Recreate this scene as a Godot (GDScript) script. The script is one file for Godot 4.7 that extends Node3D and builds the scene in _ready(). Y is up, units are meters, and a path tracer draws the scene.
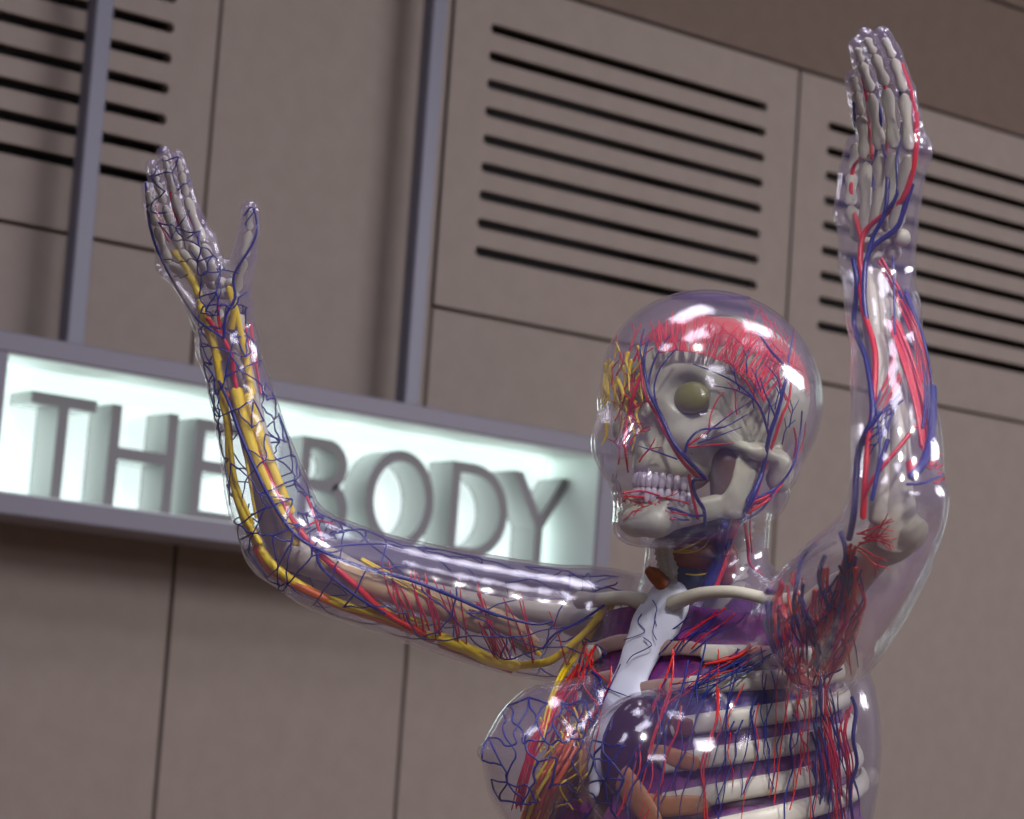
extends Node3D
# A transparent anatomical figure in front of a panelled museum wall with a lit box sign.

const EYE := Vector3(0, 1.62, 0)
const FOCAL := 2600.0
const WALL_Z := -4.6
var cam_right: Vector3
var cam_up: Vector3
var cam_forward: Vector3
var rng := RandomNumberGenerator.new()
var mats := {}
var figure: Node3D


# ---------------------------------------------------------------- helpers: nodes
func spot(x: float, y: float, depth: float) -> Vector3:
	# a place in the hall: how far right and up of the camera's axis (in its sight units) at a real depth in metres
	return EYE + (cam_forward + cam_right * ((x - 512.0) / FOCAL) - cam_up * ((y - 409.5) / FOCAL)) * depth

func part(called: String, mesh: Mesh, mat: Material, parent: Node) -> MeshInstance3D:
	var o := MeshInstance3D.new()
	o.name = called
	o.mesh = mesh
	o.material_override = mat
	o.cast_shadow = GeometryInstance3D.SHADOW_CASTING_SETTING_ON
	parent.add_child(o, true)
	return o

func thing(called: String, label: String, category: String, at: Vector3, group := "") -> Node3D:
	var o := Node3D.new()
	o.name = called
	add_child(o, true)
	o.position = at
	o.set_meta("label", label)
	o.set_meta("category", category)
	if group != "":
		o.set_meta("group", group)
	return o

func structure(called: String, at: Vector3, label: String, category: String) -> Node3D:
	var o := thing(called, label, category, at)
	o.set_meta("kind", "structure")
	return o

func paint(color: Color, rough := 0.5, metal := 0.0) -> StandardMaterial3D:
	var m := StandardMaterial3D.new()
	m.albedo_color = color
	m.roughness = rough
	m.metallic = metal
	return m

func clear(color: Color, alpha: float, rough := 0.05) -> StandardMaterial3D:
	var m := paint(Color(color.r, color.g, color.b, alpha), rough)
	m.transparency = BaseMaterial3D.TRANSPARENCY_ALPHA
	return m

func speckled(color_a: Color, color_b: Color, freq: float, rough: float, scale: float, sd: int) -> StandardMaterial3D:
	var n := FastNoiseLite.new()
	n.seed = sd
	n.frequency = freq
	n.fractal_octaves = 4
	var t := NoiseTexture2D.new()
	t.noise = n
	t.width = 512
	t.height = 512
	t.seamless = true
	var g := Gradient.new()
	g.set_color(0, color_a)
	g.set_color(1, color_b)
	t.color_ramp = g
	var m := paint(Color.WHITE, rough)
	m.albedo_texture = t
	m.uv1_triplanar = true
	m.uv1_world_triplanar = true
	m.uv1_scale = Vector3.ONE * scale
	return m


# ---------------------------------------------------------------- helpers: shapes
func box_mesh(size: Vector3, c := 0.003) -> ArrayMesh:
	# a box with chamfered edges
	var st := SurfaceTool.new()
	st.begin(Mesh.PRIMITIVE_TRIANGLES)
	st.set_smooth_group(-1)
	add_box(st, Vector3.ZERO, size, c)
	st.generate_normals()
	return st.commit()

func add_box(st: SurfaceTool, at: Vector3, size: Vector3, c := 0.003) -> void:
	var h := size * 0.5
	c = minf(c, minf(h.x, minf(h.y, h.z)) * 0.9)
	var hull: Array[Vector3] = []
	for sx in [-1, 1]:
		for sy in [-1, 1]:
			for sz in [-1, 1]:
				hull.append(at + Vector3(sx * (h.x - c), sy * (h.y - c), sz * h.z))
				hull.append(at + Vector3(sx * (h.x - c), sy * h.y, sz * (h.z - c)))
				hull.append(at + Vector3(sx * h.x, sy * (h.y - c), sz * (h.z - c)))
	var f := func(sx, sy, sz, w): return hull[((sx + 1) / 2 * 4 + (sy + 1) / 2 * 2 + (sz + 1) / 2) * 3 + w]
	var faces := []
	for s in [-1, 1]:
		faces.append([f.call(-1, -1, s, 0), f.call(1, -1, s, 0), f.call(1, 1, s, 0), f.call(-1, 1, s, 0)])
		faces.append([f.call(-1, s, -1, 1), f.call(1, s, -1, 1), f.call(1, s, 1, 1), f.call(-1, s, 1, 1)])
		faces.append([f.call(s, -1, -1, 2), f.call(s, 1, -1, 2), f.call(s, 1, 1, 2), f.call(s, -1, 1, 2)])
		for u in [-1, 1]:
			faces.append([f.call(-1, u, s, 0), f.call(1, u, s, 0), f.call(1, u, s, 1), f.call(-1, u, s, 1)])
			faces.append([f.call(u, -1, s, 0), f.call(u, 1, s, 0), f.call(u, 1, s, 2), f.call(u, -1, s, 2)])
			faces.append([f.call(u, s, -1, 1), f.call(u, s, 1, 1), f.call(u, s, 1, 2), f.call(u, s, -1, 2)])
			for v in [-1, 1]:
				faces.append([f.call(u, v, s, 0), f.call(u, v, s, 1), f.call(u, v, s, 2)])
	for q in faces:
		var mid := Vector3.ZERO
		for p in q:
			mid += p / q.size()
		var nrm: Vector3 = (q[1] - q[0]).cross(q[2] - q[0])
		if nrm.dot(mid - at) > 0:
			q.reverse()
		for k in range(1, q.size() - 1):
			for p in [q[0], q[k], q[k + 1]]:
				st.add_vertex(p)

func lathe(profile: Array, sides := 40) -> ArrayMesh:
	# profile of [radius, height], turned round the y axis
	var st := SurfaceTool.new()
	st.begin(Mesh.PRIMITIVE_TRIANGLES)
	st.set_smooth_group(-1)
	for i in profile.size() - 1:
		for k in sides:
			var a := TAU * k / sides
			var b := TAU * (k + 1) / sides
			var p := [Vector3(cos(a), 0, sin(a)), Vector3(cos(b), 0, sin(b))]
			var lo = profile[i]
			var hi = profile[i + 1]
			var q0: Vector3 = p[0] * lo[0] + Vector3.UP * lo[1]
			var q1: Vector3 = p[1] * lo[0] + Vector3.UP * lo[1]
			var q2: Vector3 = p[1] * hi[0] + Vector3.UP * hi[1]
			var q3: Vector3 = p[0] * hi[0] + Vector3.UP * hi[1]
			for v in [q0, q1, q2, q0, q2, q3]:
				st.add_vertex(v)
	st.generate_normals()
	return st.commit()

func smooth_path(pts: Array, steps := 4) -> PackedVector3Array:
	# Catmull-Rom through the points
	var out := PackedVector3Array()
	var n := pts.size()
	if n < 3:
		for p in pts:
			out.append(p)
		return out
	for i in n - 1:
		var a: Vector3 = pts[maxi(i - 1, 0)]
		var b: Vector3 = pts[i]
		var c: Vector3 = pts[i + 1]
		var d: Vector3 = pts[mini(i + 2, n - 1)]
		for s in steps:
			out.append(b.cubic_interpolate(c, a, d, float(s) / steps))
	out.append(pts[n - 1])
	return out

class Tubes:
	# gathers swept tubes into one mesh with smooth normals
	var v := PackedVector3Array()
	var nn := PackedVector3Array()
	var ix := PackedInt32Array()

	func add(path: PackedVector3Array, r0: float, r1: float, sides := 5, flat := 1.0, flat_dir := Vector3.ZERO) -> void:
		var n := path.size()
		if n < 2:
			return
		var base := v.size()
		var side := Vector3.ZERO
		for i in n:
			var t := (path[mini(i + 1, n - 1)] - path[maxi(i - 1, 0)]).normalized()
			if i == 0:
				side = t.cross(Vector3.UP if absf(t.y) < 0.9 else Vector3.RIGHT).normalized()
				if flat_dir != Vector3.ZERO:
					side = (flat_dir - t * t.dot(flat_dir)).normalized()
			side = (side - t * t.dot(side)).normalized()
			var other := t.cross(side)
			var r := lerpf(r0, r1, float(i) / (n - 1))
			for k in sides:
				var a := TAU * k / sides
				var d := side * cos(a) * flat + other * sin(a)
				v.append(path[i] + d * r)
				nn.append((side * cos(a) / flat + other * sin(a)).normalized())
		for i in n - 1:
			for k in sides:
				var a := base + i * sides + k
				var b := base + i * sides + (k + 1) % sides
				ix.append_array(PackedInt32Array([a, b + sides, b, a, a + sides, b + sides]))
		for e: int in [0, n - 1]:  # rounded off with a point at either end
			var t := (path[1] - path[0]).normalized() * -1.0 if e == 0 else (path[n - 1] - path[n - 2]).normalized()
			var tip := v.size()
			v.append(path[e] + t * (r0 if e == 0 else r1) * 0.7)
			nn.append(t)
			for k in sides:
				var a := base + e * sides + k
				var b := base + e * sides + (k + 1) % sides
				ix.append_array(PackedInt32Array([tip, a, b] if e == 0 else [tip, b, a]))

	func shaped(path: PackedVector3Array, radii: Array, sides := 10, flat := 1.0, flat_dir := Vector3.ZERO) -> void:
		# a tube whose radius runs through the given values
		var start := v.size()
		add(path, 1.0, 1.0, sides, flat, flat_dir)
		var n := path.size()
		for i in n:
			var u := float(i) / (n - 1) * (radii.size() - 1)
			var q := mini(int(u), radii.size() - 2)
			var r := lerpf(radii[q], radii[q + 1], smoothstep(0.0, 1.0, u - q))
			for k in sides:
				v[start + i * sides + k] = path[i] + (v[start + i * sides + k] - path[i]) * r
		for e in 2:
			var c := path[0] if e == 0 else path[n - 1]
			v[start + n * sides + e] = c + (v[start + n * sides + e] - c) * float(radii[0] if e == 0 else radii[-1])

	func mesh() -> ArrayMesh:
		var m := ArrayMesh.new()
		var arr := []
		arr.resize(Mesh.ARRAY_MAX)
		arr[Mesh.ARRAY_VERTEX] = v
		arr[Mesh.ARRAY_NORMAL] = nn
		arr[Mesh.ARRAY_INDEX] = ix
		m.add_surface_from_arrays(Mesh.PRIMITIVE_TRIANGLES, arr)
		return m


# ---------------------------------------------------------------- helpers: bodies as smooth fields
class Lump:
	var a: Vector3
	var ab: Vector3
	var len2: float
	var ra: float
	var rb: float
	var k: float
	var dig := false      # taken away instead of added
	var group := 0        # lumps of one group run together closely before the group meets the rest
	var wide := 0.0       # how softly the group meets the rest
	var oval := false
	var ax: Vector3
	var ay: Vector3
	var az: Vector3
	var rr: Vector3
	var thin := 1.0       # a capsule squashed along ax by this factor

	func dist(p: Vector3) -> float:
		if oval:
			var d := p - a
			var q := Vector3(d.dot(ax), d.dot(ay), d.dot(az)) / rr
			var k0 := q.length()
			var k1 := (q / rr).length()
			return k0 * (k0 - 1.0) / k1 if k1 > 0.0001 else -minf(rr.x, minf(rr.y, rr.z))
		var ap := p - a
		var h := clampf(ap.dot(ab) / len2, 0.0, 1.0)
		var e := ap - ab * h
		if thin == 1.0:
			return e.length() - lerpf(ra, rb, h)
		var c := e.dot(ax)
		var q1 := e + ax * (c / thin - c)
		var q2 := e + ax * (c / (thin * thin) - c)
		var l1 := q1.length()
		return (l1 - lerpf(ra, rb, h)) * l1 / maxf(q2.length(), 0.00001)

func limb(list: Array, a: Vector3, b: Vector3, ra: float, rb: float, k := 0.012, thin := 1.0, thin_dir := Vector3.ZERO) -> Lump:
	var l := Lump.new()
	l.a = a
	l.ab = b - a
	l.len2 = maxf(l.ab.length_squared(), 1e-8)
	l.ra = ra
	l.rb = rb
	l.k = k
	if thin_dir != Vector3.ZERO:
		l.thin = thin
		var t := l.ab.normalized()
		l.ax = (thin_dir - t * t.dot(thin_dir)).normalized()
	list.append(l)
	return l

func oval(list: Array, c: Vector3, r: Vector3, b: Basis, k := 0.015) -> Lump:
	var l := Lump.new()
	l.oval = true
	l.a = c
	l.rr = r
	l.ax = b.x
	l.ay = b.y
	l.az = b.z
	l.k = k
	list.append(l)
	return l

var last_group := 0

func chain(list: Array, pts: Array, k := 0.012, step := 0.022) -> void:
	# pts: [Vector3, radius] joint after joint, run through smoothly
	last_group += 1
	var n := pts.size()
	var fine := []
	for i in n - 1:
		var a: Array = pts[maxi(i - 1, 0)]
		var b: Array = pts[i]
		var c: Array = pts[i + 1]
		var d: Array = pts[mini(i + 2, n - 1)]
		var m := maxi(1, int((c[0] - b[0]).length() / step))
		for s in m:
			var t := float(s) / m
			fine.append([b[0].cubic_interpolate(c[0], a[0], d[0], t), lerpf(b[1], c[1], t) if n < 3 else cubic_interpolate(b[1], c[1], a[1], d[1], t)])
	fine.append(pts[n - 1])
	for i in fine.size() - 1:
		var soft: float = minf(0.010, fine[i][1] * 0.3)
		var l := limb(list, fine[i][0], fine[i + 1][0], fine[i][1] - soft * 0.22, fine[i + 1][1] - soft * 0.22, soft)
		l.group = last_group
		l.wide = k

func field_at(list: Array, p: Vector3) -> float:
	var d := 1e3
	var dg := 1e3
	var cur := 0
	var wide := 0.01
	for l: Lump in list:
		var e: float = l.dist(p)
		if l.group != cur:
			if cur != 0:
				var hg := maxf(wide - absf(d - dg), 0.0) / wide
				d = minf(d, dg) - hg * hg * wide * 0.25
			cur = l.group
			wide = l.wide
			dg = 1e3
		if cur != 0:
			var h := maxf(l.k - absf(dg - e), 0.0) / l.k
			dg = minf(dg, e) - h * h * l.k * 0.25
		elif l.dig:
			var h := maxf(l.k - absf(d + e), 0.0) / l.k
			d = maxf(d, -e) + h * h * l.k * 0.25
		else:
			var h := maxf(l.k - absf(d - e), 0.0) / l.k
			d = minf(d, e) - h * h * l.k * 0.25
	if cur != 0:
		var hg := maxf(wide - absf(d - dg), 0.0) / wide
		d = minf(d, dg) - hg * hg * wide * 0.25
	return d

var missed := false

func reach(list: Array, x: float, y: float, inset: float) -> Vector3:
	# the place on the near side of a body, a little under its skin, that lies in the given direction
	var dir := cam_forward + cam_right * ((x - 512.0) / FOCAL) - cam_up * ((y - 409.5) / FOCAL)
	var near := []
	for l: Lump in list:  # only lumps that this line passes closely
		var m: Vector3 = l.a if l.oval else l.a + l.ab * 0.5
		var r: float = maxf(l.rr.x, maxf(l.rr.y, l.rr.z)) if l.oval else l.ab.length() * 0.5 + maxf(l.ra, l.rb)
		var t := (m - EYE).dot(dir) / dir.length_squared()
		if (EYE + dir * t).distance_to(m) < r + 0.05:
			near.append(l)
	var t := 1.75
	var best := 1e3
	var where := EYE + dir * 2.25
	for i in 70:
		var p := EYE + dir * t
		var f := field_at(near, p) + inset
		if f < best:
			best = f
			where = p
		if f < 0.0005 or t > 2.7:
			break
		t += maxf(f * 0.8, 0.0015)
	missed = best > maxf(inset - 0.0006, 0.0006)
	return where

func field_mesh(list: Array, cell: float, keep = null, lo := Vector3.INF, hi := Vector3.INF) -> ArrayMesh:
	# surface nets, block by block; only blocks near the surface are sampled
	if lo == Vector3.INF:
		lo = Vector3.ONE * 1e6
		hi = -lo
		for l: Lump in list:
			if l.dig:
				continue
			var r: float = maxf(l.ra, l.rb) if not l.oval else maxf(l.rr.x, maxf(l.rr.y, l.rr.z))
			for p in ([l.a] if l.oval else [l.a, l.a + l.ab]):
				lo = lo.min(p - Vector3.ONE * (r + 0.02))
				hi = hi.max(p + Vector3.ONE * (r + 0.02))
	var size := cell * 8.0
	var half := size * 0.5 * 1.75 + cell
	var nb := ((hi - lo) / size).ceil()
	var verts := PackedVector3Array()
	var norms := PackedVector3Array()
	var index := PackedInt32Array()
	var val := PackedFloat32Array()
	val.resize(1000)
	var at := PackedInt32Array()
	at.resize(729)
	var corner := [0, 1, 10, 11, 100, 101, 110, 111]
	for bx in int(nb.x):
		for by in int(nb.y):
			for bz in int(nb.z):
				var org := lo + Vector3(bx, by, bz) * size
				var mid := org + Vector3.ONE * size * 0.5
				var near := []
				var best := 1e3
				for l: Lump in list:
					var e: float = l.dist(mid)
					if not l.dig:
						best = minf(best, e)
					if e - half < maxf(l.k, l.wide):
						near.append(l)
				if best > half or near.is_empty():
					continue
				if absf(field_at(near, mid)) > half * 1.3:
					continue
				var neg := 0
				var n := 0
				for z in 10:
					for y in 10:
						for x in 10:
							var d := field_at(near, org + Vector3(x - 1, y - 1, z - 1) * cell)
							val[n] = d
							n += 1
							if d < 0.0:
								neg += 1
				if neg == 0 or neg == 1000:
					continue
				for z in 9:
					for y in 9:
						for x in 9:
							var o := z * 100 + y * 10 + x
							var c0 := val[o]
							var c1 := val[o + 1]
							var c2 := val[o + 10]
							var c3 := val[o + 11]
							var c4 := val[o + 100]
							var c5 := val[o + 101]
							var c6 := val[o + 110]
							var c7 := val[o + 111]
							var m := int(c0 < 0) + int(c1 < 0) + int(c2 < 0) + int(c3 < 0) + int(c4 < 0) + int(c5 < 0) + int(c6 < 0) + int(c7 < 0)
							if m == 0 or m == 8:
								continue
							var sum := Vector3.ZERO
							var cnt := 0
							if (c0 < 0) != (c1 < 0): sum += Vector3(c0 / (c0 - c1), 0, 0); cnt += 1
							if (c2 < 0) != (c3 < 0): sum += Vector3(c2 / (c2 - c3), 1, 0); cnt += 1
							if (c4 < 0) != (c5 < 0): sum += Vector3(c4 / (c4 - c5), 0, 1); cnt += 1
							if (c6 < 0) != (c7 < 0): sum += Vector3(c6 / (c6 - c7), 1, 1); cnt += 1
							if (c0 < 0) != (c2 < 0): sum += Vector3(0, c0 / (c0 - c2), 0); cnt += 1
							if (c1 < 0) != (c3 < 0): sum += Vector3(1, c1 / (c1 - c3), 0); cnt += 1
							if (c4 < 0) != (c6 < 0): sum += Vector3(0, c4 / (c4 - c6), 1); cnt += 1
							if (c5 < 0) != (c7 < 0): sum += Vector3(1, c5 / (c5 - c7), 1); cnt += 1
							if (c0 < 0) != (c4 < 0): sum += Vector3(0, 0, c0 / (c0 - c4)); cnt += 1
							if (c1 < 0) != (c5 < 0): sum += Vector3(1, 0, c1 / (c1 - c5)); cnt += 1
							if (c2 < 0) != (c6 < 0): sum += Vector3(0, 1, c2 / (c2 - c6)); cnt += 1
							if (c3 < 0) != (c7 < 0): sum += Vector3(1, 1, c3 / (c3 - c7)); cnt += 1
							sum /= cnt
							at[z * 81 + y * 9 + x] = verts.size()
							var wp := org + (Vector3(x - 1, y - 1, z - 1) + sum) * cell
							# the gradient, blended to the vertex's own place in its cell
							var u := sum.x
							var w := sum.y
							var s := sum.z
							var gx := lerpf(lerpf(c1 - c0, c3 - c2, w), lerpf(c5 - c4, c7 - c6, w), s)
							var gy := lerpf(lerpf(c2 - c0, c3 - c1, u), lerpf(c6 - c4, c7 - c5, u), s)
							var gz := lerpf(lerpf(c4 - c0, c5 - c1, u), lerpf(c6 - c2, c7 - c3, u), w)
							var g := Vector3(gx, gy, gz)
							var dv := lerpf(lerpf(lerpf(c0, c1, u), lerpf(c2, c3, u), w), lerpf(lerpf(c4, c5, u), lerpf(c6, c7, u), w), s)
							var gl := g.length()
							if gl > 1e-9:
								wp -= g / gl * clampf(dv * cell / gl, -cell * 0.5, cell * 0.5)
							verts.append(wp)
							norms.append(g.normalized())
				for z in range(1, 9):
					for y in range(1, 9):
						for x in range(1, 9):
							var o := z * 100 + y * 10 + x
							var inside := val[o] < 0.0
							var c := z * 81 + y * 9 + x
							if keep != null and not keep.call(org + Vector3(x - 0.5, y - 0.5, z - 0.5) * cell):
								continue
							if inside != (val[o + 1] < 0.0):
								_quad(index, at[c - 90], at[c - 81], at[c], at[c - 9], inside)
							if inside != (val[o + 10] < 0.0):
								_quad(index, at[c - 82], at[c - 1], at[c], at[c - 81], inside)
							if inside != (val[o + 100] < 0.0):
								_quad(index, at[c - 10], at[c - 9], at[c], at[c - 1], inside)
	var mesh := ArrayMesh.new()
	if index.is_empty():
		return mesh
	var arr := []
	arr.resize(Mesh.ARRAY_MAX)
	arr[Mesh.ARRAY_VERTEX] = verts
	arr[Mesh.ARRAY_NORMAL] = norms
	arr[Mesh.ARRAY_INDEX] = index
	mesh.add_surface_from_arrays(Mesh.PRIMITIVE_TRIANGLES, arr)
	return mesh

func _quad(index: PackedInt32Array, a: int, b: int, c: int, d: int, flip: bool) -> void:
	if flip:
		index.append(a); index.append(d); index.append(c)
		index.append(a); index.append(c); index.append(b)
	else:
		index.append(a); index.append(b); index.append(c)
		index.append(a); index.append(c); index.append(d)

func join(meshes: Array) -> ArrayMesh:
	var st := SurfaceTool.new()
	st.begin(Mesh.PRIMITIVE_TRIANGLES)
	for m in meshes:
		if m.get_surface_count() > 0:
			st.append_from(m, 0, Transform3D())
	return st.commit()

func thicken(mesh: ArrayMesh, by: float) -> ArrayMesh:
	# a skin with an inner face as well
	var arr := mesh.surface_get_arrays(0)
	var v: PackedVector3Array = arr[Mesh.ARRAY_VERTEX]
	var n: PackedVector3Array = arr[Mesh.ARRAY_NORMAL]
	var ix: PackedInt32Array = arr[Mesh.ARRAY_INDEX]
	for i in v.size():
		v[i] -= n[i] * by
		n[i] = -n[i]
	for i in range(0, ix.size(), 3):
		var k := ix[i]
		ix[i] = ix[i + 1]
		ix[i + 1] = k
	arr[Mesh.ARRAY_VERTEX] = v
	arr[Mesh.ARRAY_NORMAL] = n
	arr[Mesh.ARRAY_INDEX] = ix
	var out := ArrayMesh.new()
	out.add_surface_from_arrays(Mesh.PRIMITIVE_TRIANGLES, arr)
	return out


# ---------------------------------------------------------------- the scene
func _ready() -> void:
	rng.seed = 7
	var yaw := deg_to_rad(39.72)
	var pitch := deg_to_rad(6.923)
	var roll := deg_to_rad(3.909)
	cam_forward = Vector3(sin(yaw) * cos(pitch), sin(pitch), -cos(yaw) * cos(pitch))
	var flat := Vector3(cos(yaw), 0, sin(yaw))
	var up := flat.cross(cam_forward)
	cam_right = flat * cos(roll) + up * sin(roll)
	cam_up = up * cos(roll) - flat * sin(roll)
	var camera := Camera3D.new()
	camera.name = "camera"
	camera.fov = rad_to_deg(2.0 * atan(409.5 / FOCAL))
	camera.near = 0.05
	camera.far = 60.0
	camera.transform = Transform3D(Basis(cam_right, cam_up, -cam_forward), EYE)
	var lens := CameraAttributesPhysical.new()
	lens.frustum_focal_length = 76.0
	lens.exposure_aperture = 9.0
	lens.frustum_focus_distance = 2.2
	camera.attributes = lens
	add_child(camera)
	camera.fov = rad_to_deg(2.0 * atan(409.5 / FOCAL))

	var we := WorldEnvironment.new()
	we.name = "environment"
	var env := Environment.new()
	env.background_mode = Environment.BG_COLOR
	env.background_color = Color(0.02, 0.02, 0.025)
	env.tonemap_mode = Environment.TONE_MAPPER_LINEAR
	env.tonemap_exposure = 1.0
	env.sdfgi_enabled = true
	env.ssao_enabled = true
	env.ssil_enabled = true
	we.environment = env
	add_child(we)

	make_materials()
	# ceiling panels: cool soft light over the hall, and track spots aimed at the figure
	ceiling_light(Vector3(0.5, 4.16, -0.5), Vector2(1.2, 0.6), 1.5, "ceiling light panel overhead between camera and figure")
	ceiling_light(Vector3(1.5, 4.16, -1.9), Vector2(1.2, 0.6), 1.5, "ceiling light panel straight above the figure")
	ceiling_light(Vector3(3.2, 4.16, -0.8), Vector2(1.2, 0.6), 1.5, "ceiling light panel overhead to the right of the figure")
	ceiling_light(Vector3(-1.6, 4.16, -1.2), Vector2(1.2, 0.6), 1.5, "ceiling light panel overhead on the far left of the hall")
	flood_light(Vector3(0.0, 3.3, 5.2), Vector3(3.2, 1.8, WALL_Z), 4.4, "long floodlight hung from the ceiling behind the camera")
	flood_light(Vector3(6.5, 3.3, 0.4), Vector3(5.2, 1.5, WALL_Z), 11.8, "long floodlight hung from the ceiling to the right of the camera")
	var chest := spot(690, 560, 2.2)
	track_spot(Vector3(0.1, 3.75, 0.2), chest, 5.5, "black track spotlight overhead, left of the camera")
	track_spot(Vector3(1.5, 3.75, 0.6), chest, 5.5, "black track spotlight overhead, right of the camera")

	build_room()
	build_sign()
	build_figure()


func make_materials() -> void:
	mats.panel = speckled(Color(0.56, 0.515, 0.47), Color(0.585, 0.54, 0.495), 0.02, 0.75, 1.3, 3)
	mats.batten = paint(Color(0.56, 0.43, 0.22), 0.8)
	mats.band = speckled(Color(0.405, 0.34, 0.29), Color(0.43, 0.365, 0.315), 0.02, 0.75, 1.3, 4)
	mats.felt = paint(Color(0.24, 0.235, 0.23), 0.95)
	mats.plaster = paint(Color(0.55, 0.52, 0.5), 0.9)
	mats.floor = speckled(Color(0.56, 0.47, 0.40), Color(0.62, 0.53, 0.45), 0.05, 0.5, 1.0, 5)
	mats.steel = paint(Color(0.45, 0.45, 0.50), 0.45, 0.0)
	mats.sign_frame = paint(Color(0.47, 0.46, 0.50), 0.5)
	mats.sign_white = paint(Color(0.80, 0.82, 0.81), 0.6)
	mats.letter = paint(Color(0.45, 0.44, 0.44), 0.55)
	mats.black = paint(Color(0.03, 0.03, 0.03), 0.4)
	var glow := paint(Color(0.9, 0.95, 0.93), 0.8)
	glow.emission_enabled = true
	glow.emission = Color(0.93, 1.0, 0.99)
	glow.emission_energy_multiplier = 0.72
	mats.sign_glow = glow
	var lamp := paint(Color(0.9, 0.9, 0.95), 0.8)
	lamp.emission_enabled = true
	lamp.emission = Color(0.86, 0.86, 1.0)
	lamp.emission_energy_multiplier = 4.0
	mats.lamp = lamp
	mats.shell = clear(Color(0.48, 0.43, 0.66), 0.068, 0.12)
	mats.shell.rim_enabled = true
	mats.shell.rim = 1.0
	mats.shell.rim_tint = 0.3
	mats.ivory = paint(Color(0.68, 0.67, 0.61), 0.4)
	mats.ivory_dim = paint(Color(0.60, 0.58, 0.52), 0.45)
	mats.plate = clear(Color(0.32, 0.24, 0.42), 0.6, 0.1)
	mats.thyroid = paint(Color(0.50, 0.27, 0.13), 0.4)
	mats.rib_bone = paint(Color(0.72, 0.71, 0.66), 0.4)
	mats.skull = speckled(Color(0.62, 0.63, 0.55), Color(0.72, 0.72, 0.64), 0.02, 0.35, 4.0, 11)
	mats.tooth = paint(Color(0.74, 0.72, 0.76), 0.25)
	mats.breastbone = paint(Color(0.76, 0.78, 0.84), 0.4)
	mats.olive = paint(Color(0.46, 0.47, 0.20), 0.3)
	mats.artery = paint(Color(0.76, 0.09, 0.07), 0.35)
	mats.vein = paint(Color(0.04, 0.11, 0.42), 0.35)
	mats.nerve = paint(Color(0.86, 0.75, 0.02), 0.4)
	mats.orange = paint(Color(0.74, 0.33, 0.05), 0.4)
	mats.muscle_film = clear(Color(0.80, 0.16, 0.14), 0.55, 0.2)
	mats.lung = speckled(Color(0.22, 0.12, 0.32), Color(0.42, 0.20, 0.46), 0.03, 0.35, 8.0, 21)
	mats.heart = paint(Color(0.20, 0.07, 0.14), 0.15)
	mats.cartilage = speckled(Color(0.58, 0.38, 0.22), Color(0.68, 0.48, 0.30), 0.04, 0.45, 6.0, 31)
	mats.cartilage_pale = paint(Color(0.58, 0.49, 0.47), 0.4)
	mats.violet = speckled(Color(0.24, 0.11, 0.40), Color(0.52, 0.17, 0.40), 0.03, 0.35, 7.0, 23)
	mats.blue_violet = speckled(Color(0.10, 0.14, 0.44), Color(0.36, 0.20, 0.50), 0.03, 0.35, 7.0, 27)
	mats.cartilage_red = paint(Color(0.42, 0.24, 0.20), 0.4)
	mats.blue_muscle = paint(Color(0.14, 0.17, 0.48), 0.4)
	mats.teal = paint(Color(0.03, 0.20, 0.32), 0.35)
	mats.brown_muscle = speckled(Color(0.38, 0.13, 0.05), Color(0.58, 0.27, 0.09), 0.05, 0.4, 6.0, 41)
	mats.taupe = paint(Color(0.36, 0.28, 0.25), 0.45)
	mats.tan_muscle = paint(Color(0.66, 0.56, 0.38), 0.45)


func ceiling_light(at: Vector3, size: Vector2, energy: float, label: String) -> void:
	var t := thing("ceiling_light", label, "ceiling light", at, "ceiling light panels")
	part("frame", box_mesh(Vector3(size.x + 0.06, 0.05, size.y + 0.06), 0.004), mats.steel, t).position.y = 0.015
	part("diffuser", box_mesh(Vector3(size.x, 0.02, size.y), 0.004), mats.lamp, t).position.y = -0.015
	var l := AreaLight3D.new()
	l.name = "glow"
	l.area_size = size
	l.light_energy = energy
	l.light_color = Color(0.98, 0.95, 1.0)
	l.area_range = 14.0
	l.shadow_enabled = true
	l.position.y = -0.035
	l.rotation.x = -PI / 2
	t.add_child(l)


func flood_light(at: Vector3, aim: Vector3, energy: float, label: String) -> void:
	var t := thing("flood_light", label, "floodlight", at, "floodlights behind the camera")
	var stem := Tubes.new()
	stem.add(PackedVector3Array([Vector3(0, 0.88, 0), Vector3(0, 0.02, 0)]), 0.012, 0.012, 10)
	part("stem", stem.mesh(), mats.black, t)
	var head := Node3D.new()
	head.name = "lamp_head"
	t.add_child(head)
	head.look_at_from_position(at, aim)
	head.position = Vector3.ZERO
	part("housing", box_mesh(Vector3(3.26, 0.86, 0.06), 0.006), mats.black, head).position.z = 0.01
	part("diffuser", box_mesh(Vector3(3.2, 0.8, 0.02), 0.004), mats.lamp, head).position.z = -0.025
	var l := AreaLight3D.new()
	l.name = "beam"
	l.area_size = Vector2(3.2, 0.8)
	l.light_energy = energy
	l.light_color = Color(0.98, 0.96, 0.98)
	l.area_range = 20.0
	l.shadow_enabled = true
	l.position.z = -0.045
	head.add_child(l)


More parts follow.
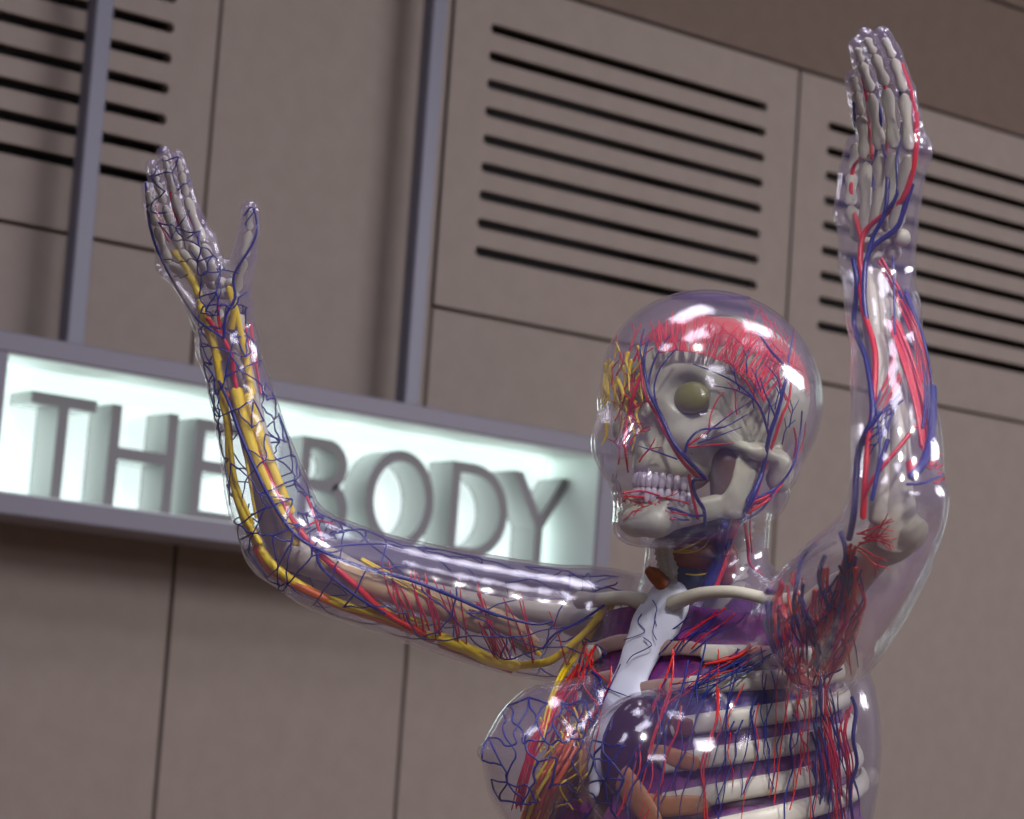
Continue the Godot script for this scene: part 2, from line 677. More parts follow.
func track_spot(at: Vector3, aim: Vector3, energy: float, label: String) -> void:
	var t := thing("track_spotlight", label, "spotlight", at, "track spotlights")
	var stem := Tubes.new()
	stem.add(PackedVector3Array([Vector3(0, 0.449, 0), Vector3(0, 0.03, 0)]), 0.012, 0.012, 10)
	part("stem", stem.mesh(), mats.black, t)
	var head := Node3D.new()
	head.name = "lamp_head"
	t.add_child(head)
	head.look_at_from_position(at, aim)
	head.position = Vector3.ZERO
	var can := part("housing", lathe([[0.0, -0.16], [0.06, -0.16], [0.10, -0.12], [0.12, 0.10], [0.112, 0.10], [0.10, 0.03], [0.0, 0.03]], 28), mats.black, head)
	can.rotation.x = -PI / 2
	var bulb := SphereMesh.new()
	bulb.radius = 0.085
	bulb.height = 0.05
	part("bulb", bulb, mats.lamp, head).position.z = -0.06
	var l := SpotLight3D.new()
	l.name = "beam"
	l.light_energy = energy
	l.light_color = Color(1.0, 0.97, 0.97)
	l.light_size = 0.09
	l.spot_angle = 22.0
	l.spot_range = 12.0
	l.spot_attenuation = 2.0
	l.shadow_enabled = true
	l.position.z = -0.12
	head.add_child(l)


func slab(called: String, at: Vector3, size: Vector3, mat: Material, label: String, category: String) -> Node3D:
	var o := part(called, box_mesh(size, 0.002), mat, self)
	o.position = at
	o.set_meta("kind", "structure")
	o.set_meta("label", label)
	o.set_meta("category", category)
	return o


func slotted_panel(w: float, h: float, slots: Array, x0: float, x1: float, r: float, thick: float) -> ArrayMesh:
	# a flat panel whose lower left corner is the origin, with round-ended slots cut right through
	var st := SurfaceTool.new()
	st.begin(Mesh.PRIMITIVE_TRIANGLES)
	var quad := func(a: Vector3, b: Vector3, c: Vector3, d: Vector3, n: Vector3):
		st.set_normal(n)
		for p in [a, b, c, a, c, d]:
			st.add_vertex(p)
	var edges := [0.0]
	for i in slots.size() - 1:
		edges.append((slots[i] + slots[i + 1]) * 0.5)
	edges.append(h)
	for i in slots.size():
		var yc: float = slots[i]
		for s in [-1.0, 1.0]:
			var yo: float = edges[i] if s < 0 else edges[i + 1]
			var rim := []
			for k in 9:
				var a := PI * 0.5 * k / 8.0
				rim.append(Vector2(x0 + r - cos(a) * r, yc + s * sin(a) * r))
			for k in 9:
				var a := PI * 0.5 * (8 - k) / 8.0
				rim.append(Vector2(x1 - r + cos(a) * r, yc + s * sin(a) * r))
			var poly := PackedVector2Array([Vector2(0, yc)])
			for p in rim:
				poly.append(p)
			poly.append(Vector2(w, yc))
			poly.append(Vector2(w, yo))
			poly.append(Vector2(0, yo))
			var tri := Geometry2D.triangulate_polygon(poly)
			st.set_normal(Vector3.BACK)
			for k in range(0, tri.size(), 3):
				var q := [poly[tri[k]], poly[tri[k + 1]], poly[tri[k + 2]]]
				if (q[1] - q[0]).cross(q[2] - q[0]) > 0:
					q.reverse()
				for p in q:
					st.add_vertex(Vector3(p.x, p.y, 0))
			for k in rim.size() - 1:
				var a: Vector2 = rim[k]
				var b: Vector2 = rim[k + 1]
				var t := (b - a).normalized()
				var n := Vector3(t.y * s, -t.x * s, 0)
				quad.call(Vector3(a.x, a.y, 0), Vector3(b.x, b.y, 0), Vector3(b.x, b.y, -thick), Vector3(a.x, a.y, -thick), n)
	for e in [[Vector2(0, 0), Vector2(w, 0), Vector3.DOWN], [Vector2(0, h), Vector2(w, h), Vector3.UP], [Vector2(0, 0), Vector2(0, h), Vector3.LEFT], [Vector2(w, 0), Vector2(w, h), Vector3.RIGHT]]:
		quad.call(Vector3(e[0].x, e[0].y, 0), Vector3(e[1].x, e[1].y, 0), Vector3(e[1].x, e[1].y, -thick), Vector3(e[0].x, e[0].y, -thick), e[2])
	return st.commit()


func build_room() -> void:
	var x_lo := -4.5
	var x_hi := 8.5
	var z_hi := 8.0
	var top := 4.2
	var mid_x := (x_lo + x_hi) * 0.5
	var mid_z := (WALL_Z + z_hi) * 0.5
	slab("floor", Vector3(mid_x, -0.1, mid_z), Vector3(x_hi - x_lo + 0.6, 0.2, z_hi - WALL_Z + 1.2), mats.floor, "warm tan museum floor below the figure", "floor")
	slab("ceiling", Vector3(mid_x, top + 0.1, mid_z), Vector3(x_hi - x_lo + 0.6, 0.2, z_hi - WALL_Z + 1.2), mats.plaster, "plain ceiling of the museum hall", "ceiling")
	slab("wall_left", Vector3(x_lo - 0.1, top * 0.5, mid_z), Vector3(0.2, top, z_hi - WALL_Z + 1.2), mats.plaster, "plain side wall on the left of the hall", "wall")
	slab("wall_right", Vector3(x_hi + 0.1, top * 0.5, mid_z), Vector3(0.2, top, z_hi - WALL_Z + 1.2), mats.plaster, "plain side wall on the right of the hall", "wall")
	slab("wall_front", Vector3(mid_x, top * 0.5, z_hi + 0.1), Vector3(x_hi - x_lo + 0.2, top, 0.2), mats.plaster, "plain wall of the hall behind the camera", "wall")
	var w := structure("wall_back", Vector3(0, 0, WALL_Z), "tan panelled wall with rows of dark horizontal slots", "wall")
	part("backing", box_mesh(Vector3(x_hi - x_lo + 0.2, top, 0.1), 0.002), mats.felt, w).position = Vector3(mid_x, top * 0.5, -0.45)
	var g := 0.0045
	var thick := 0.03
	var rows := []
	for i in 9:
		rows.append(2.697 + 0.0658 * i - 2.55 - g)
	var wide := slotted_panel(1.143 - 2 * g, 0.799 - 2 * g, rows, 0.114 - g, 1.031 - g, 0.0115, thick)
	# slotted columns are 1.143 m wide, plain ones 0.626 m; the joints stand open by a few millimetres
	var cols := [[-1.084, 1.143, true], [0.059, 1.143, true], [1.171 + 0.031, 0.595, false], [1.797, 1.143, true], [2.94, 0.626, false], [3.566, 1.143, true], [4.709, 1.143, true], [5.852, 0.626, false], [6.478, 1.143, true]]
	for c in cols:
		if c[2]:
			part("slotted_panel", wide, mats.panel, w).position = Vector3(c[0] + g, 2.55 + g, 0)
			plate(w, c[0], 1.2, c[1], 1.35, g, thick)
		else:
			plate(w, c[0], 1.2, c[1], 2.149, g, thick)
		plate(w, c[0], 0.02, c[1], 1.18, g, thick)
	for x in [-1.084, 0.059, 1.202, 1.797, 2.94, 3.566, 4.709, 5.852, 6.478]:
		part("joint_batten", box_mesh(Vector3(0.05, 3.32, 0.02), 0.001), mats.batten, w).position = Vector3(x, 1.69, -0.045)
	for y in [1.2, 2.55, 3.349, 3.71]:
		part("joint_batten", box_mesh(Vector3(8.7, 0.05, 0.02), 0.001), mats.batten, w).position = Vector3(3.27, y, -0.0455)
	for b in [[-1.084, 4.024], [2.94, 2.912], [5.852, 1.769]]:
		plate(w, b[0], 3.349, b[1], 0.361, g, thick, mats.band)
		plate(w, b[0], 3.71, b[1], 0.49, g, thick, mats.band)
	plate(w, -4.5, 0.02, 3.416, 4.18, g, thick)
	plate(w, 7.621, 0.02, 0.879, 4.18, g, thick)


func plate(w: Node3D, x: float, y: float, wide: float, high: float, g: float, thick: float, mat: Material = mats.panel) -> void:
	part("panel", box_mesh(Vector3(wide - 2 * g, high - 2 * g, thick), 0.0015), mat, w).position = Vector3(x + wide * 0.5, y + high * 0.5, -thick * 0.5)


func arc(out: PackedVector2Array, c: Vector2, rx: float, ry: float, a0: float, a1: float, n := 16) -> void:
	for i in n + 1:
		var a := deg_to_rad(lerpf(a0, a1, float(i) / n))
		out.append(c + Vector2(cos(a) * rx, sin(a) * ry))

func letter_outline(ch: String, w: float, h: float, t: float) -> PackedVector2Array:
	# one closed line; counters are reached through a hairline slit
	var o := PackedVector2Array()
	var e := 0.0001
	match ch:
		"T":
			var m := w * 0.5
			for p in [[m - t / 2, 0], [m + t / 2, 0], [m + t / 2, h - t], [w, h - t], [w, h], [0, h], [0, h - t], [m - t / 2, h - t]]:
				o.append(Vector2(p[0], p[1]))
		"H":
			var y := h * 0.49
			for p in [[0, 0], [t, 0], [t, y], [w - t, y], [w - t, 0], [w, 0], [w, h], [w - t, h], [w - t, y + t], [t, y + t], [t, h], [0, h]]:
				o.append(Vector2(p[0], p[1]))
		"E":
			var y := h * 0.49
			for p in [[0, 0], [w, 0], [w, t], [t, t], [t, y], [w * 0.94, y], [w * 0.94, y + t], [t, y + t], [t, h - t], [w, h - t], [w, h], [0, h]]:
				o.append(Vector2(p[0], p[1]))
		"Y":
			var m := w * 0.5
			var y := h * 0.43
			var s := t * 0.62
			for p in [[m - t / 2, 0], [m + t / 2, 0], [m + t / 2, y], [w, h], [w - s * 2, h], [m, y + t * 1.2], [s * 2, h], [0, h], [m - t / 2, y]]:
				o.append(Vector2(p[0], p[1]))
		"O":
			var c := Vector2(w * 0.5, h * 0.5)
			arc(o, c, w * 0.5, h * 0.515, 180.05, 539.95, 48)
			arc(o, c, w * 0.5 - t, h * 0.515 - t, 179.93, -179.93, 48)
		"D":
			o.append(Vector2(0, 0))
			arc(o, Vector2(w * 0.36, h * 0.5), w * 0.64, h * 0.5, -90, 90, 28)
			o.append_array(PackedVector2Array([Vector2(0, h), Vector2(0, h * 0.5 + e), Vector2(t, h * 0.5 + e), Vector2(t, h - t)]))
			arc(o, Vector2(w * 0.36, h * 0.5), w * 0.64 - t, h * 0.5 - t, 90, -90, 28)
			o.append_array(PackedVector2Array([Vector2(t, t), Vector2(t, h * 0.5 - e), Vector2(0, h * 0.5 - e)]))
		"B":
			var m := h * 0.53
			var u := (h - m + t * 0.5) * 0.5
			var l := (m + t * 0.5) * 0.5
			var yu := h - u
			var r1 := w * 0.42
			o.append(Vector2(0, 0))
			arc(o, Vector2(w - r1, l), r1, l, -90, 72, 20)
			arc(o, Vector2(w * 0.93 - r1, yu), r1, u, -72, 90, 20)
			o.append_array(PackedVector2Array([Vector2(0, h), Vector2(0, yu + e), Vector2(t, yu + e), Vector2(t, h - t)]))
			arc(o, Vector2(w * 0.93 - r1, yu), r1 - t, u - t, 90, -90, 18)
			o.append_array(PackedVector2Array([Vector2(t, yu - u + t), Vector2(t, yu - e), Vector2(0, yu - e), Vector2(0, l + e), Vector2(t, l + e), Vector2(t, l * 2 - t)]))
			arc(o, Vector2(w - r1, l), r1 - t, l - t, 90, -90, 18)
			o.append_array(PackedVector2Array([Vector2(t, t), Vector2(t, l - e), Vector2(0, l - e)]))
	return o

func letter_solid(o: PackedVector2Array, deep: float) -> ArrayMesh:
	# from z = 0 back to z = -deep
	var st := SurfaceTool.new()
	st.begin(Mesh.PRIMITIVE_TRIANGLES)
	var tri := Geometry2D.triangulate_polygon(o)
	for z in [0.0, -deep]:
		st.set_normal(Vector3.BACK if z == 0.0 else Vector3.FORWARD)
		for k in range(0, tri.size(), 3):
			var q := [o[tri[k]], o[tri[k + 1]], o[tri[k + 2]]]
			if ((q[1] - q[0]).cross(q[2] - q[0]) > 0) == (z == 0.0):
				q.reverse()
			for p in q:
				st.add_vertex(Vector3(p.x, p.y, z))
	for i in o.size():
		var a := o[i]
		var b := o[(i + 1) % o.size()]
		var t := (b - a).normalized()
		st.set_normal(Vector3(t.y, -t.x, 0))
		for p in [Vector3(a.x, a.y, 0), Vector3(b.x, b.y, 0), Vector3(b.x, b.y, -deep), Vector3(a.x, a.y, 0), Vector3(b.x, b.y, -deep), Vector3(a.x, a.y, -deep)]:
			st.add_vertex(p)
	return st.commit()

func build_sign() -> void:
	# box sign hung on two steel struts: inner opening 1.497 x 0.263 m, 0.2 m deep
	var front := -4.3
	var cx := 3.0935
	var cy := 2.1075
	var s := thing("light_box_sign", "lit white box sign with grey frame reading THE BODY", "sign", Vector3(cx, cy, front))
	s.rotation.z = deg_to_rad(-0.68)
	var iw := 1.497
	var ih := 0.263
	var fw := 0.044
	var fh := 0.038
	var deep := 0.2
	for q in [[0.0, (ih + fh) * 0.5, iw + 2 * fw, fh], [0.0, -(ih + fh) * 0.5, iw + 2 * fw, fh], [-(iw + fw) * 0.5, 0.0, fw, ih], [(iw + fw) * 0.5, 0.0, fw, ih]]:
		part("frame_rail", box_mesh(Vector3(q[2], q[3], deep), 0.002), mats.sign_frame, s).position = Vector3(q[0], q[1], -deep * 0.5)
	for q in [[0.0, ih * 0.5 - 0.002, iw, 0.004], [0.0, -ih * 0.5 + 0.002, iw, 0.004], [-iw * 0.5 + 0.002, 0.0, 0.004, ih - 0.008], [iw * 0.5 - 0.002, 0.0, 0.004, ih - 0.008]]:
		part("white_lining", box_mesh(Vector3(q[2], q[3], deep - 0.006), 0.0005), mats.sign_white, s).position = Vector3(q[0], q[1], -deep * 0.5 - 0.003)
	part("lit_back", box_mesh(Vector3(iw, ih, 0.012), 0.001), mats.sign_glow, s).position = Vector3(0, 0, -deep + 0.006)
	part("back_plate", box_mesh(Vector3(iw + 2 * fw, ih + 2 * fh, 0.008), 0.001), mats.sign_frame, s).position = Vector3(0, 0, -deep - 0.004)
	var l := AreaLight3D.new()
	l.name = "back_glow"
	l.area_size = Vector2(iw, ih)
	l.light_energy = 0.40
	l.light_color = Color(0.90, 1.0, 0.975)
	l.area_range = 14.0
	l.shadow_enabled = true
	l.position = Vector3(0, 0, -deep + 0.016)
	l.rotation.y = PI
	s.add_child(l)
	# letters stand on the floor of the box: plain grey
	var face_z := -0.105
	var ldeep := deep + face_z - 0.012
	for c in LETTERS:
		var w: float = c[2] - c[1]
		var outline := letter_outline(c[0], w, 0.208, 0.0235)
		var at := Vector3(c[1] - cx, -ih * 0.5 + 0.0045, face_z - 0.003)
		var body := part("letter", letter_solid(outline, ldeep), mats.letter, s)
		body.position = at + Vector3(0, 0, 0.003)
		body.set_meta("label", "raised grey letter " + c[0])
	for q in [[2.587, "grey steel strut holding up the sign over the T"], [3.440, "grey steel strut holding up the sign over the D"]]:
		var st := thing("steel_strut", q[1], "strut", Vector3(q[0] + 0.02, 0, front - 0.229), "struts of the sign")
		var foot := cy - ih * 0.3
		part("post", box_mesh(Vector3(0.041, 4.2 - foot, 0.038), 0.003), mats.steel, st).position = Vector3(0, (4.2 + foot) * 0.5 + 0.001, 0)

const LETTERS := [["T", 2.460, 2.606], ["H", 2.640, 2.796], ["E", 2.839, 2.945], ["B", 3.102, 3.231], ["O", 3.274, 3.459], ["D", 3.504, 3.668], ["Y", 3.675, 3.850]]


# ---------------------------------------------------------------- the transparent figure
func j(x: float, y: float, d: float, r: float) -> Array:
	return [spot(x, y, d), r]

func build_figure() -> void:
	figure = thing("anatomical_model", "life-size transparent plastic woman with raised arms showing bones, vessels and organs", "anatomical model", Vector3.ZERO)
	var b := []
	var trunk := []
	var arm_r := []
	var arm_l := []
	var head := []
	var fa := deg_to_rad(45.0)
	var hr := cam_right
	var hf := -cam_forward
	hf.y = 0.0
	hr.y = 0.0
	hf = hf.normalized()
	hr = hr.normalized()
	var F := (-hr * sin(fa) + hf * cos(fa)).normalized()
	var L := (hr * cos(fa) + hf * sin(fa)).normalized()
	var torso := Basis(L, Vector3.UP, F)
	# trunk
	oval(trunk, spot(726, 722, 2.27), Vector3(0.146, 0.135, 0.098), torso, 0.03)
	oval(trunk, spot(712, 830, 2.275), Vector3(0.146, 0.20, 0.105), torso, 0.05)
	chain(trunk, [j(702, 610, 2.255, 0.056), j(706, 562, 2.25, 0.0525), j(714, 500, 2.245, 0.050)], 0.014)
	chain(trunk, [j(715, 632, 2.26, 0.048), j(650, 622, 2.31, 0.040), j(590, 620, 2.36, 0.043)], 0.03)
	chain(trunk, [j(715, 632, 2.26, 0.048), j(822, 632, 2.15, 0.046)], 0.03)
	oval(trunk, spot(562, 765, 2.235), Vector3(0.062, 0.072, 0.072), torso, 0.045)
	oval(trunk, spot(652, 768, 2.145), Vector3(0.052, 0.064, 0.064), torso, 0.045)
	limb(trunk, spot(535, 752, 2.215), spot(483, 752, 2.19), 0.046, 0.006, 0.02)
	b.append_array(trunk)
	chain(arm_r, [j(612, 632, 2.355, 0.054), j(505, 615, 2.35, 0.0515), j(400, 588, 2.34, 0.0445), j(322, 562, 2.33, 0.0425), j(287, 540, 2.33, 0.041), j(270, 500, 2.33, 0.039), j(256, 450, 2.33, 0.0325), j(240, 390, 2.33, 0.029), j(227, 345, 2.33, 0.0255), j(222, 305, 2.33, 0.023)], 0.02)
	b.append_array(arm_r)
	chain(arm_l, [j(816, 632, 2.14, 0.055), j(848, 592, 2.06, 0.050), j(882, 548, 1.97, 0.040), j(899, 500, 1.93, 0.037), j(897, 450, 1.945, 0.0345), j(892, 390, 1.97, 0.0315), j(883, 310, 2.01, 0.0255), j(874, 262, 2.03, 0.0225)], 0.012)
	b.append_array(arm_l)
	head_shape(head)
	b.append_array(head)
	var hands := []
	right_hand(b, hands)
	left_hand(b, hands)
	var wrist_r := spot(222, 300, 2.33)
	var wrist_l := spot(874, 262, 2.03)
	var up := cam_up
	var low := spot(700, 840, 2.25)
	var body_only := func(p: Vector3) -> bool:
		var q := p - low
		if q.y < 0.0:
			return false
		if (p - wrist_r).dot(up) > 0.0 and p.distance_to(wrist_r) < 0.25:
			return false
		return not ((p - wrist_l).dot(up) > 0.0 and p.distance_to(wrist_l) < 0.25)
	var body := field_mesh(b, 0.0058, body_only)
	var hand_r := field_mesh(hands[0], 0.0028, func(p: Vector3) -> bool: return (p - wrist_r).dot(up) > -0.003)
	var hand_l := field_mesh(hands[1], 0.0028, func(p: Vector3) -> bool: return (p - wrist_l).dot(up) > -0.003)
	# the rest of the figure below the picture, standing on its base
	var base_at := spot(705, 700, 2.28)
	var hip := Vector3(base_at.x, low.y - 0.32, base_at.z)
	var legs := []
	oval(legs, spot(705, 900, 2.29), Vector3(0.125, 0.20, 0.092), torso, 0.05)
	oval(legs, spot(722, 705, 2.27), Vector3(0.148, 0.20, 0.100), torso, 0.03)
	oval(legs, hip, Vector3(0.165, 0.15, 0.11), torso, 0.05)
	for s in [-1.0, 1.0]:
		var h: Vector3 = hip + L * 0.085 * s + Vector3.DOWN * 0.05
		chain(legs, [[h, 0.085], [h + Vector3(0, -0.36, 0) + F * 0.02, 0.055], [h + Vector3(0, -0.72, 0), 0.035]], 0.03)
		limb(legs, h + Vector3(0, -0.75, 0) - F * 0.02, h + Vector3(0, -0.76, 0) + F * 0.14, 0.035, 0.022, 0.02)
	var lower := field_mesh(legs, 0.018, func(p: Vector3) -> bool: return p.y - low.y < 0.002)
	fill_head(head)
	fill_neck(trunk + head)
	fill_chest(trunk)
	fill_right_arm(arm_r + hands[0], trunk)
	fill_left_arm(arm_l + hands[1])
	part("body_shell", join([body, hand_r, hand_l, lower, thicken(body, 0.0028), thicken(hand_r, 0.0016), thicken(hand_l, 0.0016), thicken(lower, 0.0028)]), mats.shell, figure)
	var foot := hip.y - 0.05 - 0.79
	var ped := thing("pedestal", "round dark display base under the transparent figure", "pedestal", Vector3(hip.x, 0, hip.z))
	part("drum", lathe([[0.0, foot], [0.42, foot], [0.43, foot - 0.01], [0.43, 0.0]], 48), mats.black, ped)

var head_c: Vector3
var head_b: Basis

func head_shape(b: Array) -> void:
	var ha := deg_to_rad(42.0)
	var F := (-cam_right * sin(ha) - cam_forward * cos(ha) + cam_up * 0.16).normalized()
	var L := (cam_right * cos(ha) - cam_forward * sin(ha))
	L = (L - F * F.dot(L)).normalized()
	var U := F.cross(L)
	var hb := Basis(L, U, F)
	var c := spot(720, 400, 2.24)
	head_c = c
	head_b = hb
	oval(b, c, Vector3(0.083, 0.089, 0.099), hb, 0.03)
	oval(b, c + F * 0.032 + U * 0.012, Vector3(0.077, 0.070, 0.086), hb, 0.03)
	oval(b, c + F * 0.047 - U * 0.052, Vector3(0.066, 0.068, 0.066), hb, 0.03)
	for s in [-1.0, 1.0]:
		limb(b, c + L * 0.050 * s - U * 0.080 - F * 0.006, c + L * 0.020 * s - U * 0.118 + F * 0.074, 0.022, 0.018, 0.025)
		oval(b, c + L * 0.038 * s - U * 0.050 + F * 0.082, Vector3(0.024, 0.022, 0.02), hb, 0.02)   # cheek
		limb(b, c + L * 0.008 * s - U * 0.014 + F * 0.110, c + L * 0.048 * s - U * 0.013 + F * 0.090, 0.009, 0.008, 0.012)  # brow
		oval(b, c + L * 0.077 * s - U * 0.050 - F * 0.010, Vector3(0.005, 0.022, 0.011), hb, 0.010)   # ear
	limb(b, c - U * 0.024 + F * 0.108, c - U * 0.060 + F * 0.124, 0.007, 0.010, 0.01)  # nose
	limb(b, c - U * 0.084 + F * 0.106 - L * 0.014, c - U * 0.084 + F * 0.106 + L * 0.014, 0.008, 0.008, 0.006)  # lips
	limb(b, c - U * 0.096 + F * 0.103 - L * 0.012, c - U * 0.096 + F * 0.103 + L * 0.012, 0.008, 0.008, 0.006)
	oval(b, c - U * 0.120 + F * 0.088, Vector3(0.022, 0.016, 0.018), hb, 0.015)  # chin

func finger(lists: Array, pts: Array, k := 0.006) -> void:
	for l in lists:
		chain(l, pts, k)

func right_hand(b: Array, hands: Array) -> void:
	var h := []
	chain(h, [j(228, 345, 2.33, 0.0255), j(222, 305, 2.33, 0.022)], 0.02)
	var palm := [j(203, 243, 2.31, 0.0115), j(190, 243, 2.335, 0.012), j(180, 250, 2.36, 0.0115), j(169, 264, 2.38, 0.0105)]
	for i in 4:
		limb(h, spot(222 - i * 3, 305, 2.32 + i * 0.008), palm[i][0], 0.019, palm[i][1], 0.016)
	chain(h, [palm[0], palm[1], palm[2], palm[3]], 0.012)
	finger([h], [j(203, 243, 2.31, 0.0105), j(186, 196, 2.30, 0.0092), j(181, 172, 2.29, 0.0083), j(177, 157, 2.285, 0.0075)])
	finger([h], [j(190, 243, 2.335, 0.0105), j(173, 193, 2.325, 0.0092), j(167, 169, 2.315, 0.0083), j(164, 153, 2.31, 0.0075)])
	finger([h], [j(180, 250, 2.36, 0.0100), j(164, 204, 2.352, 0.0090), j(157, 182, 2.345, 0.0080), j(152, 166, 2.34, 0.0072)])
	finger([h], [j(169, 264, 2.38, 0.0095), j(156, 226, 2.375, 0.0082), j(150, 204, 2.37, 0.0074), j(147, 188, 2.365, 0.0068)])
	finger([h], [j(232, 300, 2.315, 0.018), j(244, 258, 2.30, 0.0125), j(249, 230, 2.295, 0.0108), j(250, 210, 2.29, 0.0095)], 0.014)
	b.append_array(h)
	hands.append(h)

func left_hand(b: Array, hands: Array) -> void:
	var h := []
	chain(h, [j(883, 310, 2.01, 0.0255), j(874, 262, 2.03, 0.023)], 0.02)
	var palm := [j(876, 158, 2.055, 0.0115), j(890, 150, 2.035, 0.012), j(904, 147, 2.012, 0.0115), j(916, 150, 1.99, 0.0105)]
	for i in 4:
		limb(h, spot(868 + i * 6, 262, 2.045 - i * 0.008), palm[i][0], 0.019, palm[i][1], 0.016)
	chain(h, [palm[0], palm[1], palm[2], palm[3]], 0.012)
	finger([h], [j(876, 158, 2.055, 0.0105), j(861, 115, 2.05, 0.0092), j(856, 92, 2.045, 0.0083), j(853, 78, 2.04, 0.0075)])
	finger([h], [j(890, 150, 2.035, 0.0105), j(871, 92, 2.03, 0.0092), j(861, 60, 2.025, 0.0083), j(857, 45, 2.02, 0.0075)])
	finger([h], [j(904, 147, 2.012, 0.0100), j(888, 86, 2.008, 0.0090), j(874, 51, 2.004, 0.0080), j(865, 35, 2.00, 0.0072)])
	finger([h], [j(916, 150, 1.99, 0.0095), j(906, 92, 1.988, 0.0082), j(893, 55, 1.986, 0.0078), j(882, 34, 1.984, 0.0072)])
	finger([h], [j(862, 250, 2.055, 0.018), j(848, 212, 2.07, 0.0125), j(851, 172, 2.075, 0.0108), j(856, 145, 2.075, 0.0095)], 0.014)
	b.append_array(h)
	hands.append(h)


# ---------------------------------------------------------------- what is inside the figure
func vessel(t: Tubes, list: Array, inset: float, flat: Array, r0: float, r1: float, wobble := 0.0) -> void:
	# a tube under the skin, through pairs of directions
	var pts := []
	for i in range(0, flat.size() - 1, 2):
		var w := wobble if i > 0 else 0.0
		var p := reach(list, flat[i] + rng.randf_range(-w, w), flat[i + 1] + rng.randf_range(-w, w), inset)
		if missed:  # beside the body
			if pts.size() > 1:
				break
			pts.clear()
		else:
			pts.append(p)
	t.add(smooth_path(pts, 4), r0, r1, 6)

func strands(t: Tubes, list: Array, inset: float, flat: Array, n: int, spread: float, r: float) -> void:
	# several thin vessels side by side along one way
	for k in n:
		var off := Vector2.from_angle(rng.randf() * TAU) * rng.randf() * spread
		var moved := []
		var skip := rng.randf_range(0.0, 0.25)
		for i in range(0, flat.size() - 1, 2):
			moved.append(flat[i] + off.x + rng.randf_range(-1.2, 1.2))
			moved.append(flat[i + 1] + off.y + rng.randf_range(-1.2, 1.2))
		if moved.size() >= 6 and skip > 0.15:
			moved = moved.slice(2)
		vessel(t, list, inset + rng.randf_range(-0.002, 0.004), moved, r, r * 0.6)

func twigs(t: Tubes, list: Array, inset: float, x: float, y: float, angle: float, length: float, r: float, levels: int) -> void:
	# a vessel that forks again and again
	var flat := [x, y]
	var a := angle
	for i in 3:
		a += rng.randf_range(-0.3, 0.3)
		x += cos(a) * length / 3.0
		y += sin(a) * length / 3.0
		flat.append(x)
		flat.append(y)
	vessel(t, list, inset, flat, r, r * 0.75)
	if levels > 0:
		for s in [-1, 1]:
			twigs(t, list, inset, x, y, a + s * rng.randf_range(0.25, 0.6), length * rng.randf_range(0.6, 0.85), r * 0.72, levels - 1)

func organ(called: String, t: Tubes, mat: String, parent: Node = null) -> MeshInstance3D:
	return part(called, t.mesh(), mats[mat], parent if parent else figure)

func web(called: String, t: Tubes, mat: String) -> void:
	# a web of vessels too fine to tell apart
	organ(called, t, mat).set_meta("kind", "stuff")

func bone(called: String, flat: Array, radii: Array, mat := "ivory", parent: Node = null, squash := 1.0, squash_dir := Vector3.ZERO) -> MeshInstance3D:
	# flat: x, y, depth triples
	var pts := []
	for i in range(0, flat.size() - 2, 3):
		pts.append(spot(flat[i], flat[i + 1], flat[i + 2]))
	if pts.size() == 2:
		pts = [pts[0], pts[0].lerp(pts[1], 0.25), pts[0].lerp(pts[1], 0.5), pts[0].lerp(pts[1], 0.75), pts[1]]
	var t := Tubes.new()
	t.shaped(smooth_path(pts, 5), radii, 10, squash, squash_dir)
	return organ(called, t, mat, parent)

func knuckle(a: Vector3, b: Vector3, r: float, called: String) -> void:
	var t := Tubes.new()
	var p := PackedVector3Array()
	for i in 9:
		p.append(a.lerp(b, 0.06 + 0.88 * i / 8.0))
	t.shaped(p, [r * 0.6, r, r * 0.72, r * 0.6, r * 0.7, r * 0.95, r * 0.55], 8)
	organ(called, t, "ivory")


func head_at(l: float, u: float, f: float) -> Vector3:
	return head_c + head_b.x * l + head_b.y * u + head_b.z * f

